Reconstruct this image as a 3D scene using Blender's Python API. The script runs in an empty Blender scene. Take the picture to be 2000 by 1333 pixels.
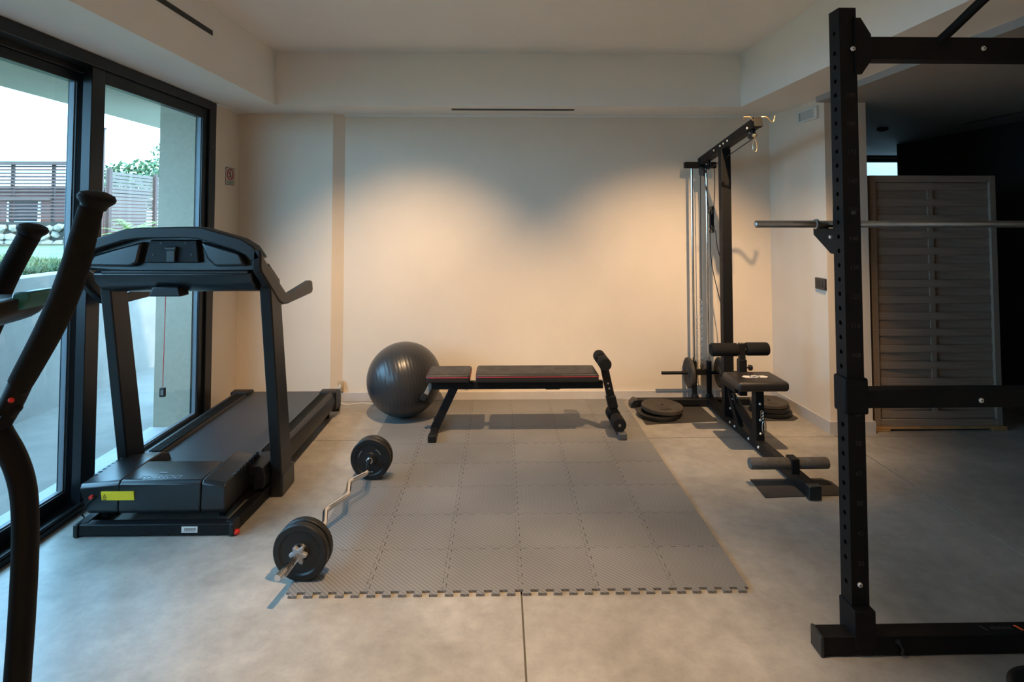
import bpy, bmesh, math, random
from mathutils import Vector, Matrix, Quaternion
random.seed(7)
SC = bpy.context.scene
COL = SC.collection
R = math.radians
PI = math.pi

# ------------------------------------------------------------------ camera
cam_d = bpy.data.cameras.new('camera')
cam_d.sensor_width = 36.0
cam_d.sensor_fit = 'HORIZONTAL'
cam_d.lens = 1120.0 / 2000.0 * 36.0
cam_d.shift_y = -(666.5 - 385.0) / 2000.0
cam_d.clip_start = 0.05
cam_d.clip_end = 200
cam = bpy.data.objects.new('camera', cam_d)
cam.location = (0, 0, 1.46)
cam.rotation_euler = (R(90) + math.atan(43 / 1120), 0, -math.atan(22 / 1120))
COL.objects.link(cam)
SC.camera = cam

# ------------------------------------------------------------------ world, sun, exposure
wd = bpy.data.worlds.new('sky')
SC.world = wd
wd.use_nodes = True
bg = wd.node_tree.nodes['Background']
bg.inputs[0].default_value = (0.31, 0.645, 1.0, 1)
bg.inputs[1].default_value = 11.0
sun_d = bpy.data.lights.new('sun', 'SUN')
sun_d.energy = 5.0
sun_d.angle = R(2)
sun_d.color = (1, 0.94, 0.84)
sun = bpy.data.objects.new('sun', sun_d)
sun.rotation_euler = Vector((-0.62, 0.30, -0.95)).to_track_quat('-Z', 'Y').to_euler()
COL.objects.link(sun)
SC.view_settings.view_transform = 'Standard'
SC.view_settings.look = 'None'
SC.view_settings.gamma = 1.0
SC.view_settings.use_curve_mapping = False
SC.view_settings.exposure = 0.22
WARM = (1.0, 0.66, 0.36)
# x, y, watts, tilt towards the back wall, cone angle, edge softness, turn
DOWNLIGHTS = [(-0.68, 2.80, 285.0, 34, 71, 1.0, 0), (1.46, 2.78, 315.0, 34, 71, 1.0, 5), (-0.12, 1.80, 325.0, 4, 68, 1.0, 0), (0.30, -1.50, 880.0, 0, 92, 1.0, 0)]  # the mat and rear lamps are unseen, added as fill light
# daylight portals in the window openings (they only guide sampling of the sky)
for nm, loc, rot, sx, sy in (('portal_glass', (-2.25, 2.33, 1.14), (0, R(-90), 0), 2.2, 3.5),):
    pd = bpy.data.lights.new(nm, 'AREA')
    pd.shape = 'RECTANGLE'; pd.size = sx; pd.size_y = sy
    pd.cycles.is_portal = True
    po = bpy.data.objects.new(nm, pd)
    po.location = loc; po.rotation_euler = rot
    COL.objects.link(po)

# ------------------------------------------------------------------ mesh building
class M:
    def __init__(s):
        s.v = []; s.f = []
    def add(s, vs, fs):
        n = len(s.v)
        s.v += [tuple(p) for p in vs]
        s.f += [[i + n for i in f] for f in fs]
        return s
    def box(s, x0, x1, y0, y1, z0, z1):
        vs = [(x, y, z) for x in (x0, x1) for y in (y0, y1) for z in (z0, z1)]
        return s.add(vs, [(0, 1, 3, 2), (4, 6, 7, 5), (0, 4, 5, 1), (2, 3, 7, 6), (0, 2, 6, 4), (1, 5, 7, 3)])
    def bar(s, p, q, w, h, up=(0, 0, 1)):
        p = Vector(p); q = Vector(q); d = (q - p).normalized()
        u = Vector(up); a = d.cross(u)
        if a.length < 1e-5: a = d.cross(Vector((0, 1, 0)))
        a.normalize(); b = a.cross(d).normalized()
        vs = []
        for c in (p, q):
            for i, j in ((-1, -1), (1, -1), (1, 1), (-1, 1)):
                vs.append(c + a * (w / 2 * i) + b * (h / 2 * j))
        return s.add(vs, [(0, 1, 2, 3), (4, 7, 6, 5), (0, 4, 5, 1), (1, 5, 6, 2), (2, 6, 7, 3), (3, 7, 4, 0)])
    def tube(s, pts, r, n=12, closed=False):
        pts = [Vector(p) for p in pts]; m = len(pts)
        rs = r if isinstance(r, (list, tuple)) else [r] * m
        tang = []
        for i in range(m):
            if closed: t = pts[(i + 1) % m] - pts[i - 1]
            elif i == 0: t = pts[1] - pts[0]
            elif i == m - 1: t = pts[-1] - pts[-2]
            else: t = (pts[i + 1] - pts[i]).normalized() + (pts[i] - pts[i - 1]).normalized()
            tang.append(t.normalized())
        a = tang[0].orthogonal().normalized()
        vs = []
        for i in range(m):
            if i:
                a = tang[i - 1].rotation_difference(tang[i]) @ a
                a = (a - tang[i] * a.dot(tang[i])).normalized()
            b = tang[i].cross(a)
            k = 1.0
            for j in range(n):
                t = 2 * PI * j / n
                vs.append(pts[i] + (a * math.cos(t) + b * math.sin(t)) * rs[i] * k)
        fs = []
        for i in range(m if closed else m - 1):
            i2 = (i + 1) % m
            for j in range(n):
                fs.append((i * n + j, i * n + (j + 1) % n, i2 * n + (j + 1) % n, i2 * n + j))
        if not closed:
            fs.append(tuple(range(n))[::-1]); fs.append(tuple(range((m - 1) * n, m * n)))
        return s.add(vs, fs)
    def lathe(s, prof, o, d=(0, 0, 1), n=32):
        o = Vector(o); d = Vector(d).normalized(); a = d.orthogonal().normalized(); b = d.cross(a)
        vs = []; fs = []; m = len(prof)
        for r, t in prof:
            r = max(r, 1e-5)
            for j in range(n):
                w = 2 * PI * j / n
                vs.append(o + d * t + (a * math.cos(w) + b * math.sin(w)) * r)
        for i in range(m - 1):
            for j in range(n):
                fs.append((i * n + j, i * n + (j + 1) % n, (i + 1) * n + (j + 1) % n, (i + 1) * n + j))
        if prof[0][0] > 1e-4: fs.append(tuple(range(n))[::-1])
        if prof[-1][0] > 1e-4: fs.append(tuple(range((m - 1) * n, m * n)))
        return s.add(vs, fs)
    def cyl(s, o, d, r, l, n=20):
        return s.lathe([(r, 0), (r, l)], o, d, n)
    def prism(s, poly, axis, a, b):
        def mk(u, v, t):
            return {'x': (t, u, v), 'y': (u, t, v), 'z': (u, v, t)}[axis]
        n = len(poly)
        vs = [mk(u, v, a) for u, v in poly] + [mk(u, v, b) for u, v in poly]
        fs = [tuple(range(n)), tuple(range(2 * n - 1, n - 1, -1))]
        fs += [(i, (i + 1) % n, n + (i + 1) % n, n + i) for i in range(n)]
        return s.add(vs, fs)
    def sphere(s, c, rx, ry=None, rz=None, n=16, m=10):
        ry = rx if ry is None else ry; rz = rx if rz is None else rz
        vs = [(c[0], c[1], c[2] - rz)]; fs = []
        for i in range(1, m):
            t = PI * i / m
            for j in range(n):
                w = 2 * PI * j / n
                vs.append((c[0] + rx * math.sin(t) * math.cos(w), c[1] + ry * math.sin(t) * math.sin(w), c[2] - rz * math.cos(t)))
        vs.append((c[0], c[1], c[2] + rz))
        for j in range(n): fs.append((0, 1 + (j + 1) % n, 1 + j))
        for i in range(m - 2):
            for j in range(n):
                a = 1 + i * n
                fs.append((a + j, a + (j + 1) % n, a + n + (j + 1) % n, a + n + j))
        a = 1 + (m - 2) * n
        for j in range(n): fs.append((a + j, a + (j + 1) % n, len(vs) - 1))
        return s.add(vs, fs)
    def mesh(s, mesh, mat):
        return s.add([mat @ v.co for v in mesh.vertices], [tuple(p.vertices) for p in mesh.polygons])

def smooth_path(pts, k=6):
    pts = [Vector(p) for p in pts]; out = []
    for i in range(len(pts) - 1):
        p0 = pts[max(i - 1, 0)]; p1 = pts[i]; p2 = pts[i + 1]; p3 = pts[min(i + 2, len(pts) - 1)]
        for j in range(k):
            t = j / k
            out.append(0.5 * ((2 * p1) + (p2 - p0) * t + (2 * p0 - 5 * p1 + 4 * p2 - p3) * t * t + (3 * p1 - p0 - 3 * p2 + p3) * t ** 3))
    out.append(pts[-1])
    return out

WL = {}
def build_mesh(name, mb, mat, centre):
    me = bpy.data.meshes.new(name)
    c = Vector(centre)
    me.from_pydata([Vector(v) - c for v in mb.v], [], mb.f)
    bm = bmesh.new(); bm.from_mesh(me)
    bmesh.ops.recalc_face_normals(bm, faces=bm.faces)
    bm.to_mesh(me); bm.free()
    me.materials.append(mat)
    return me
def finish(o, me, bevel, smooth, seg=2):
    if smooth:
        me.polygons.foreach_set('use_smooth', [True] * len(me.polygons))
        me.set_sharp_from_angle(angle=R(38))
    if bevel:
        b = o.modifiers.new('bevel', 'BEVEL')
        b.width = bevel; b.segments = seg; b.limit_method = 'ANGLE'; b.angle_limit = R(40)
        b.use_clamp_overlap = True
        b.harden_normals = False
def obj(name, mb, mat, parent=None, bevel=0, smooth=True, seg=2, label=None):
    xs = [v[0] for v in mb.v]; ys = [v[1] for v in mb.v]; zs = [v[2] for v in mb.v]
    c = Vector(((min(xs) + max(xs)) / 2, (min(ys) + max(ys)) / 2, min(zs)))
    me = build_mesh(name, mb, mat, c)
    o = bpy.data.objects.new(name, me)
    COL.objects.link(o)
    o.location = c
    WL[o.name] = c
    finish(o, me, bevel, smooth, seg)
    if parent:
        o.parent = parent
        o.matrix_parent_inverse = Matrix.Translation(-WL[parent.name])
    if label: o['label'] = label
    return o
def share(name, src, loc, parent=None):
    """another object with the mesh of src, its origin at loc"""
    o = src.copy(); o.name = name
    COL.objects.link(o)
    o.location = loc; WL[o.name] = Vector(loc)
    o.parent = parent
    if parent: o.matrix_parent_inverse = Matrix.Translation(-WL[parent.name])
    return o
def tag(o, label=None, cat=None, group=None, kind=None):
    if label: o['label'] = label
    if cat: o['category'] = cat
    if group: o['group'] = group
    if kind: o['kind'] = kind
    return o
def root(name, label, cat, loc, group=None):
    o = bpy.data.objects.new(name, None)
    o.empty_display_size = 0.1
    o.location = loc
    COL.objects.link(o)
    WL[o.name] = Vector(loc)
    return tag(o, label, cat, group)
def struct(name, mb, mat, bevel=0, label=None):
    o = obj(name, mb, mat, None, bevel, smooth=False)
    o['kind'] = 'structure'
    if label: o['label'] = label
    return o

# ------------------------------------------------------------------ materials
def mat(name, col, rough=0.5, metal=0.0, var=0.0, scale=8.0, bump=0.0, bscale=120.0, spec=None, coat=0.0, rvar=0.0, emit=None, estr=0.0):
    m = bpy.data.materials.new(name); m.use_nodes = True
    nt = m.node_tree; p = nt.nodes['Principled BSDF']
    p.inputs['Base Color'].default_value = (*col, 1)
    p.inputs['Roughness'].default_value = rough
    p.inputs['Metallic'].default_value = metal
    if spec is not None: p.inputs['Specular IOR Level'].default_value = spec
    if coat: p.inputs['Coat Weight'].default_value = coat
    tc = nt.nodes.new('ShaderNodeTexCoord')
    if var or rvar:
        nz = nt.nodes.new('ShaderNodeTexNoise'); nz.inputs['Scale'].default_value = scale
        nz.inputs['Detail'].default_value = 6; nz.inputs['Roughness'].default_value = 0.6
        nt.links.new(tc.outputs['Object'], nz.inputs['Vector'])
        if var:
            rp = nt.nodes.new('ShaderNodeMapRange')
            rp.inputs[1].default_value = 0.3; rp.inputs[2].default_value = 0.7
            rp.inputs[3].default_value = 1 - var; rp.inputs[4].default_value = 1 + var
            nt.links.new(nz.outputs['Fac'], rp.inputs[0])
            mx = nt.nodes.new('ShaderNodeVectorMath'); mx.operation = 'SCALE'
            mx.inputs[0].default_value = col
            nt.links.new(rp.outputs[0], mx.inputs['Scale'])
            nt.links.new(mx.outputs[0], p.inputs['Base Color'])
        if rvar:
            rr = nt.nodes.new('ShaderNodeMapRange')
            rr.inputs[1].default_value = 0.3; rr.inputs[2].default_value = 0.7
            rr.inputs[3].default_value = max(0.02, rough - rvar); rr.inputs[4].default_value = min(1, rough + rvar)
            nt.links.new(nz.outputs['Fac'], rr.inputs[0])
            nt.links.new(rr.outputs[0], p.inputs['Roughness'])
    if bump:
        nb = nt.nodes.new('ShaderNodeTexNoise'); nb.inputs['Scale'].default_value = bscale
        nb.inputs['Detail'].default_value = 3
        nt.links.new(tc.outputs['Object'], nb.inputs['Vector'])
        bp = nt.nodes.new('ShaderNodeBump'); bp.inputs['Strength'].default_value = bump
        bp.inputs['Distance'].default_value = 0.002
        nt.links.new(nb.outputs['Fac'], bp.inputs['Height'])
        nt.links.new(bp.outputs[0], p.inputs['Normal'])
    if emit:
        p.inputs['Emission Color'].default_value = (*emit, 1)
        p.inputs['Emission Strength'].default_value = estr
    return m

WALL = mat('wall_paint', (0.71, 0.615, 0.505), 0.75, var=0.03, scale=2.5, bump=0.12, bscale=160)
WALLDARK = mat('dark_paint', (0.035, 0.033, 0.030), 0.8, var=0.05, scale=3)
CEIL = mat('ceiling_paint', (0.80, 0.79, 0.76), 0.8, var=0.02, scale=2, bump=0.06, bscale=120)
HALLCEIL_SHADED = mat('hall_ceiling_shaded', (0.30, 0.29, 0.28), 0.8, var=0.02, scale=2)  # white ceiling paint darkened, the hall's shade is put into the colour
SKIRT = mat('skirting_paint', (0.50, 0.47, 0.45), 0.45, var=0.08, scale=6)
JOINT = mat('joint_filler', (0.10, 0.095, 0.085), 0.9)
FRAME = mat('anthracite_frame', (0.006, 0.007, 0.009), 0.38, spec=0.4, var=0.1, scale=30)
GASKET = mat('sash_aluminium', (0.14, 0.16, 0.18), 0.4)
BLACK = mat('black_powder_coat', (0.007, 0.007, 0.008), 0.55, spec=0.22, bump=0.15, bscale=500, rvar=0.08, scale=40)
RACKM = mat('rack_matt_black', (0.0035, 0.0035, 0.004), 0.6, spec=0.2, bump=0.15, bscale=500)
RACKNUM = mat('rack_numerals', (0.018, 0.018, 0.02), 0.5)
PLASTIC = mat('black_plastic', (0.009, 0.010, 0.012), 0.31, spec=0.6)
PLASTIC2 = mat('charcoal_plastic', (0.012, 0.0115, 0.012), 0.42, spec=0.32)
RUBBER = mat('black_rubber', (0.008, 0.008, 0.008), 0.6, spec=0.3, var=0.15, scale=20, bump=0.3, bscale=300)
FOAM = mat('black_foam', (0.009, 0.009, 0.009), 0.85, spec=0.2, var=0.15, scale=60, bump=0.6, bscale=400)
FOAMWORN = mat('worn_grey_foam', (0.11, 0.095, 0.08), 0.9, var=0.25, scale=25, bump=0.6, bscale=300)
LEATHER = mat('black_vinyl', (0.016, 0.014, 0.014), 0.45, bump=0.35, bscale=350, rvar=0.08, scale=12)
REDPIPE = mat('red_piping', (0.38, 0.035, 0.05), 0.5)
CHROME = mat('chrome', (0.74, 0.72, 0.70), 0.12, metal=1.0)
STEEL = mat('dull_steel', (0.42, 0.42, 0.42), 0.34, metal=1.0, var=0.1, scale=40)
BOLT = mat('zinc_bolt', (0.75, 0.73, 0.70), 0.35, metal=0.6)
GOLD = mat('brass_tinted_steel', (0.72, 0.58, 0.38), 0.3, metal=1.0)
IRON = mat('cast_iron', (0.007, 0.007, 0.007), 0.42, spec=0.4, var=0.2, scale=30, bump=0.5, bscale=180)
DUSTYIRON = mat('dusty_cast_iron', (0.045, 0.036, 0.028), 0.7, var=0.25, scale=18, bump=0.4, bscale=180)
MATRUB = mat('thin_rubber_sheet', (0.035, 0.031, 0.028), 0.8, var=0.3, scale=6, bump=0.3, bscale=250)
WHITE = mat('white_plastic', (0.72, 0.72, 0.70), 0.5)
OFFWHITE = mat('vent_white', (0.62, 0.62, 0.58), 0.5)
YELLOW = mat('yellow_sticker', (0.86, 0.60, 0.02), 0.45)
INK = mat('black_ink', (0.02, 0.02, 0.02), 0.5)
GREYINK = mat('pale_grey_print', (0.22, 0.23, 0.25), 0.4)
WHITEINK = mat('white_print', (0.70, 0.68, 0.66), 0.5)
RED = mat('red_plastic', (0.70, 0.03, 0.02), 0.4)
REDINK = mat('red_print', (0.42, 0.03, 0.03), 0.5)
GREENINK = mat('green_print', (0.03, 0.22, 0.16), 0.5)
ORANGE = mat('orange_print', (0.75, 0.12, 0.03), 0.5)
TEAL = mat('teal_trim', (0.006, 0.12, 0.12), 0.35)
GREYPL = mat('grey_plastic', (0.20, 0.20, 0.20), 0.5)
SLATE = mat('dark_switch', (0.035, 0.03, 0.028), 0.4)
PINE = mat('raw_pine', (0.42, 0.24, 0.10), 0.7, var=0.2, scale=12)
CONCRETE = mat('pale_concrete', (0.27, 0.235, 0.21), 0.85, var=0.12, scale=5, bump=0.4, bscale=60)
RENDER = mat('textured_render', (0.38, 0.32, 0.24), 0.9, var=0.06, scale=40, bump=0.8, bscale=220)
STONE = mat('pale_rubble_stone', (0.21, 0.18, 0.14), 0.9, var=0.35, scale=3, bump=0.6, bscale=30)
MORTAR = mat('dark_mortar', (0.03, 0.026, 0.02), 0.95)
FENCEW = mat('brown_fence_timber', (0.085, 0.042, 0.032), 0.7, var=0.2, scale=4)
FENCEG = mat('weathered_fence_timber', (0.15, 0.11, 0.09), 0.8, var=0.2, scale=4)
SOIL = mat('soil', (0.10, 0.08, 0.05), 0.95)
GRASS = mat('grass_blades', (0.085, 0.12, 0.045), 0.7, var=0.35, scale=1.5)
LEAF = mat('tree_leaf', (0.05, 0.095, 0.03), 0.6, var=0.4, scale=3)
PALM = mat('palm_leaf', (0.13, 0.20, 0.02), 0.5, var=0.3, scale=6)
BARK = mat('bark', (0.13, 0.09, 0.06), 0.9, var=0.3, scale=10)
TERRA = mat('terracotta_render', (0.16, 0.065, 0.05), 0.9, var=0.1, scale=2)
CABLEW = mat('white_cable', (0.62, 0.60, 0.56), 0.5)

def glass_mat():
    m = bpy.data.materials.new('clear_glass'); m.use_nodes = True
    nt = m.node_tree; nt.nodes.clear()
    out = nt.nodes.new('ShaderNodeOutputMaterial')
    tr = nt.nodes.new('ShaderNodeBsdfTransparent'); tr.inputs[0].default_value = (0.93, 0.97, 0.96, 1)
    gl = nt.nodes.new('ShaderNodeBsdfGlossy'); gl.inputs['Roughness'].default_value = 0.01
    fr = nt.nodes.new('ShaderNodeFresnel'); fr.inputs[0].default_value = 1.45
    mx = nt.nodes.new('ShaderNodeMixShader')
    ge = nt.nodes.new('ShaderNodeNewGeometry')
    sb = nt.nodes.new('ShaderNodeMath'); sb.operation = 'SUBTRACT'; sb.inputs[0].default_value = 1.0
    nt.links.new(ge.outputs['Backfacing'], sb.inputs[1])
    ml = nt.nodes.new('ShaderNodeMath'); ml.operation = 'MULTIPLY'
    nt.links.new(fr.outputs[0], ml.inputs[0]); nt.links.new(sb.outputs[0], ml.inputs[1])
    nt.links.new(ml.outputs[0], mx.inputs[0]); nt.links.new(tr.outputs[0], mx.inputs[1]); nt.links.new(gl.outputs[0], mx.inputs[2])
    nt.links.new(mx.outputs[0], out.inputs[0])
    return m
GLASS = glass_mat()

def concrete_floor():
    m = bpy.data.materials.new('polished_concrete'); m.use_nodes = True
    nt = m.node_tree; p = nt.nodes['Principled BSDF']; L = nt.links
    geo = nt.nodes.new('ShaderNodeNewGeometry')
    n1 = nt.nodes.new('ShaderNodeTexNoise'); n1.inputs['Scale'].default_value = 1.6; n1.inputs['Detail'].default_value = 8; n1.inputs['Roughness'].default_value = 0.62
    n2 = nt.nodes.new('ShaderNodeTexNoise'); n2.inputs['Scale'].default_value = 14; n2.inputs['Detail'].default_value = 6; n2.inputs['Roughness'].default_value = 0.7
    n3 = nt.nodes.new('ShaderNodeTexNoise'); n3.inputs['Scale'].default_value = 0.8; n3.inputs['Detail'].default_value = 3; n3.inputs['Distortion'].default_value = 1.2
    for n in (n1, n2, n3): L.new(geo.outputs['Position'], n.inputs['Vector'])
    r1 = nt.nodes.new('ShaderNodeValToRGB')
    r1.color_ramp.elements[0].position = 0.32; r1.color_ramp.elements[0].color = (0.235, 0.215, 0.19, 1)
    r1.color_ramp.elements[1].position = 0.68; r1.color_ramp.elements[1].color = (0.42, 0.39, 0.35, 1)
    L.new(n1.outputs['Fac'], r1.inputs[0])
    mr = nt.nodes.new('ShaderNodeMapRange'); mr.inputs[1].default_value = 0.3; mr.inputs[2].default_value = 0.7; mr.inputs[3].default_value = 0.85; mr.inputs[4].default_value = 1.15
    L.new(n2.outputs['Fac'], mr.inputs[0])
    sc = nt.nodes.new('ShaderNodeVectorMath'); sc.operation = 'SCALE'
    L.new(r1.outputs[0], sc.inputs[0]); L.new(mr.outputs[0], sc.inputs['Scale'])
    L.new(sc.outputs[0], p.inputs['Base Color'])
    rr = nt.nodes.new('ShaderNodeMapRange'); rr.inputs[1].default_value = 0.3; rr.inputs[2].default_value = 0.7; rr.inputs[3].default_value = 0.26; rr.inputs[4].default_value = 0.46
    L.new(n3.outputs['Fac'], rr.inputs[0]); L.new(rr.outputs[0], p.inputs['Roughness'])
    bp = nt.nodes.new('ShaderNodeBump'); bp.inputs['Strength'].default_value = 0.12; bp.inputs['Distance'].default_value = 0.002
    L.new(n2.outputs['Fac'], bp.inputs['Height']); L.new(bp.outputs[0], p.inputs['Normal'])
    return m
FLOOR = concrete_floor()

def tile_mat():
    m = bpy.data.materials.new('eva_foam'); m.use_nodes = True
    nt = m.node_tree; p = nt.nodes['Principled BSDF']; L = nt.links
    tc = nt.nodes.new('ShaderNodeTexCoord'); oi = nt.nodes.new('ShaderNodeObjectInfo'); geo = nt.nodes.new('ShaderNodeNewGeometry')
    w = nt.nodes.new('ShaderNodeTexWave'); w.wave_type = 'BANDS'; w.bands_direction = 'DIAGONAL'
    w.inputs['Scale'].default_value = 30; w.inputs['Distortion'].default_value = 0.0
    L.new(tc.outputs['Object'], w.inputs['Vector'])
    n = nt.nodes.new('ShaderNodeTexNoise'); n.inputs['Scale'].default_value = 2.2; n.inputs['Detail'].default_value = 7
    L.new(geo.outputs['Position'], n.inputs['Vector'])
    a = nt.nodes.new('ShaderNodeMapRange'); a.inputs[3].default_value = 0.80; a.inputs[4].default_value = 1.20
    L.new(w.outputs['Fac'], a.inputs[0])
    b = nt.nodes.new('ShaderNodeMapRange'); b.inputs[1].default_value = 0.3; b.inputs[2].default_value = 0.7; b.inputs[3].default_value = 0.88; b.inputs[4].default_value = 1.12
    L.new(n.outputs['Fac'], b.inputs[0])
    c = nt.nodes.new('ShaderNodeMapRange'); c.inputs[3].default_value = 0.94; c.inputs[4].default_value = 1.06
    L.new(oi.outputs['Random'], c.inputs[0])
    m1 = nt.nodes.new('ShaderNodeMath'); m1.operation = 'MULTIPLY'; L.new(a.outputs[0], m1.inputs[0]); L.new(b.outputs[0], m1.inputs[1])
    m2 = nt.nodes.new('ShaderNodeMath'); m2.operation = 'MULTIPLY'; L.new(m1.outputs[0], m2.inputs[0]); L.new(c.outputs[0], m2.inputs[1])
    sc = nt.nodes.new('ShaderNodeVectorMath'); sc.operation = 'SCALE'; sc.inputs[0].default_value = (0.178, 0.171, 0.165)
    L.new(m2.outputs[0], sc.inputs['Scale']); L.new(sc.outputs[0], p.inputs['Base Color'])
    p.inputs['Roughness'].default_value = 0.62
    bp = nt.nodes.new('ShaderNodeBump'); bp.inputs['Strength'].default_value = 0.25; bp.inputs['Distance'].default_value = 0.001
    L.new(w.outputs['Fac'], bp.inputs['Height']); L.new(bp.outputs[0], p.inputs['Normal'])
    return m
TILE = tile_mat()

def ball_mat():
    m = bpy.data.materials.new('anthracite_ball_vinyl'); m.use_nodes = True
    nt = m.node_tree; p = nt.nodes['Principled BSDF']; L = nt.links
    p.inputs['Base Color'].default_value = (0.030, 0.031, 0.034, 1)
    p.inputs['Roughness'].default_value = 0.33
    tc = nt.nodes.new('ShaderNodeTexCoord')
    mp = nt.nodes.new('ShaderNodeMapping'); mp.inputs['Rotation'].default_value = (0, R(8), R(-20))
    L.new(tc.outputs['Object'], mp.inputs[0])
    w = nt.nodes.new('ShaderNodeTexWave'); w.wave_type = 'BANDS'; w.bands_direction = 'X'; w.inputs['Scale'].default_value = 13
    L.new(mp.outputs[0], w.inputs['Vector'])
    n = nt.nodes.new('ShaderNodeTexNoise'); n.inputs['Scale'].default_value = 60; n.inputs['Detail'].default_value = 4
    L.new(tc.outputs['Object'], n.inputs['Vector'])
    ad = nt.nodes.new('ShaderNodeMath'); ad.operation = 'MULTIPLY_ADD'; ad.inputs[1].default_value = 0.5
    L.new(n.outputs['Fac'], ad.inputs[0]); L.new(w.outputs['Fac'], ad.inputs[2])
    bp = nt.nodes.new('ShaderNodeBump'); bp.inputs['Strength'].default_value = 0.22; bp.inputs['Distance'].default_value = 0.003
    L.new(ad.outputs[0], bp.inputs['Height']); L.new(bp.outputs[0], p.inputs['Normal'])
    return m
BALL = ball_mat()

def slat_mat():
    m = mat('aged_grey_timber', (0.21, 0.18, 0.155), 0.8)
    nt = m.node_tree; p = nt.nodes['Principled BSDF']; L = nt.links
    tc = nt.nodes['Texture Coordinate']
    mp = nt.nodes.new('ShaderNodeMapping'); mp.inputs['Scale'].default_value = (3, 3, 160)
    L.new(tc.outputs['Object'], mp.inputs[0])
    n = nt.nodes.new('ShaderNodeTexNoise'); n.inputs['Scale'].default_value = 1.0; n.inputs['Detail'].default_value = 5
    L.new(mp.outputs[0], n.inputs['Vector'])
    r = nt.nodes.new('ShaderNodeValToRGB')
    r.color_ramp.elements[0].position = 0.3; r.color_ramp.elements[0].color = (0.20, 0.15, 0.115, 1)
    r.color_ramp.elements[1].position = 0.7; r.color_ramp.elements[1].color = (0.33, 0.26, 0.205, 1)
    L.new(n.outputs['Fac'], r.inputs[0]); L.new(r.outputs[0], p.inputs['Base Color'])
    return m
SLATM = slat_mat()

# ------------------------------------------------------------------ lettering
_tc = {}
def text_mesh(body, size, depth=0.0006):
    k = (body, size, depth)
    if k not in _tc:
        cu = bpy.data.curves.new('lettering', 'FONT')
        cu.body = body; cu.size = size; cu.extrude = depth
        cu.align_x = 'CENTER'; cu.align_y = 'CENTER'; cu.resolution_u = 3
        o = bpy.data.objects.new('lettering', cu)
        COL.objects.link(o)
        dg = bpy.context.evaluated_depsgraph_get()
        me = bpy.data.meshes.new_from_object(o.evaluated_get(dg))
        bpy.data.objects.remove(o); bpy.data.curves.remove(cu)
        _tc[k] = me
    return _tc[k]
FACE_CAM = Matrix(((1, 0, 0, 0), (0, 0, -1, 0), (0, 1, 0, 0), (0, 0, 0, 1)))   # reads from -Y
def T(x, y, z): return Matrix.Translation((x, y, z))

# ================================================================== SETTING
H, HT, HH = 2.31, 2.708, 2.27
YB = 4.68

# floor: base layer with saw-cut slabs on top
fl = struct('floor', M().box(-2.12, 6.2, -3.0, 7.3, -0.15, -0.012), JOINT, label='polished grey concrete floor cut into large slabs')
gap = 0.0034
xs = [-2.12, 0.082, 2.262, 4.44, 6.2]; ys = [-3.0, -0.50, 1.68, 3.862, 6.04, 7.3]
for i in range(len(xs) - 1):
    for j in range(len(ys) - 1):
        obj('slab', M().box(xs[i] + gap, xs[i + 1] - gap, ys[j] + gap, ys[j + 1] - gap, -0.012, 0.0), FLOOR, fl, smooth=False)

struct('wall_back', M().box(-2.42, 2.24, YB, YB + 0.22, 0, 2.85), WALL, label='cream painted back wall washed by warm downlights')
struct('wall_pilaster', M().prism([(-2.09, YB), (-2.09, 4.622), (-1.350, 4.622), (-1.268, YB)], 'z', 0, 2.4), WALL, label='shallow projecting strip of the back wall behind the treadmill')
wl = M()
wl.box(-2.42, -2.09, 4.222, YB, 0, 2.85)
wl.box(-2.42, -2.09, -3.0, 0.56, 0, 2.85)
wl.box(-2.42, -2.18, 0.56, 4.10, 2.312, 2.85)
wl.box(-2.18, -2.09, 0.56, 4.222, 2.312, 2.85)
struct('wall_left', wl, WALL, label='left wall around the sliding glass door')
struct('wall_reveal', M().box(-2.42, -2.17, 4.10, 4.222, 0, 2.85), RENDER, label='rough rendered outside corner beside the sliding door')
struct('wall_right', M().prism([(2.212, YB + 0.22), (2.246, 3.916), (2.538, 3.916), (2.538, 7.2), (2.4, 7.2)], 'z', 0, 2.5), WALL, label='short right wall ending in a plastered corner')
struct('wall_front', M().box(-2.42, 4.6, -3.2, -3.0, 0, 2.85), WALL, label='wall behind the camera')
struct('wall_light_block', M().box(2.2, 2.45, -3.0, 1.55, 0, 2.4), WALL, label='unseen wall added behind the camera to keep light out of the hall')  # added out of view to block room light from the hall
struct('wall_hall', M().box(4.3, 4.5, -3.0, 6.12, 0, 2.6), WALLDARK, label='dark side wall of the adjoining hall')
wf = M()
wf.box(2.3, 4.45, 7.2, 7.4, 0, 2.6).box(4.45, 5.9, 7.2, 7.4, 0, 1.0).box(5.9, 6.3, 7.2, 7.4, 0, 2.6).box(4.45, 5.9, 7.2, 7.4, 2.235, 2.6)
wf.box(6.2, 6.3, 5.9, 7.2, 0, 2.6).box(4.5, 6.3, 5.9, 6.0, 0, 2.6)
struct('wall_far', wf, WALLDARK, label='dark far wall of the hall with a bright window')

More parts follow.
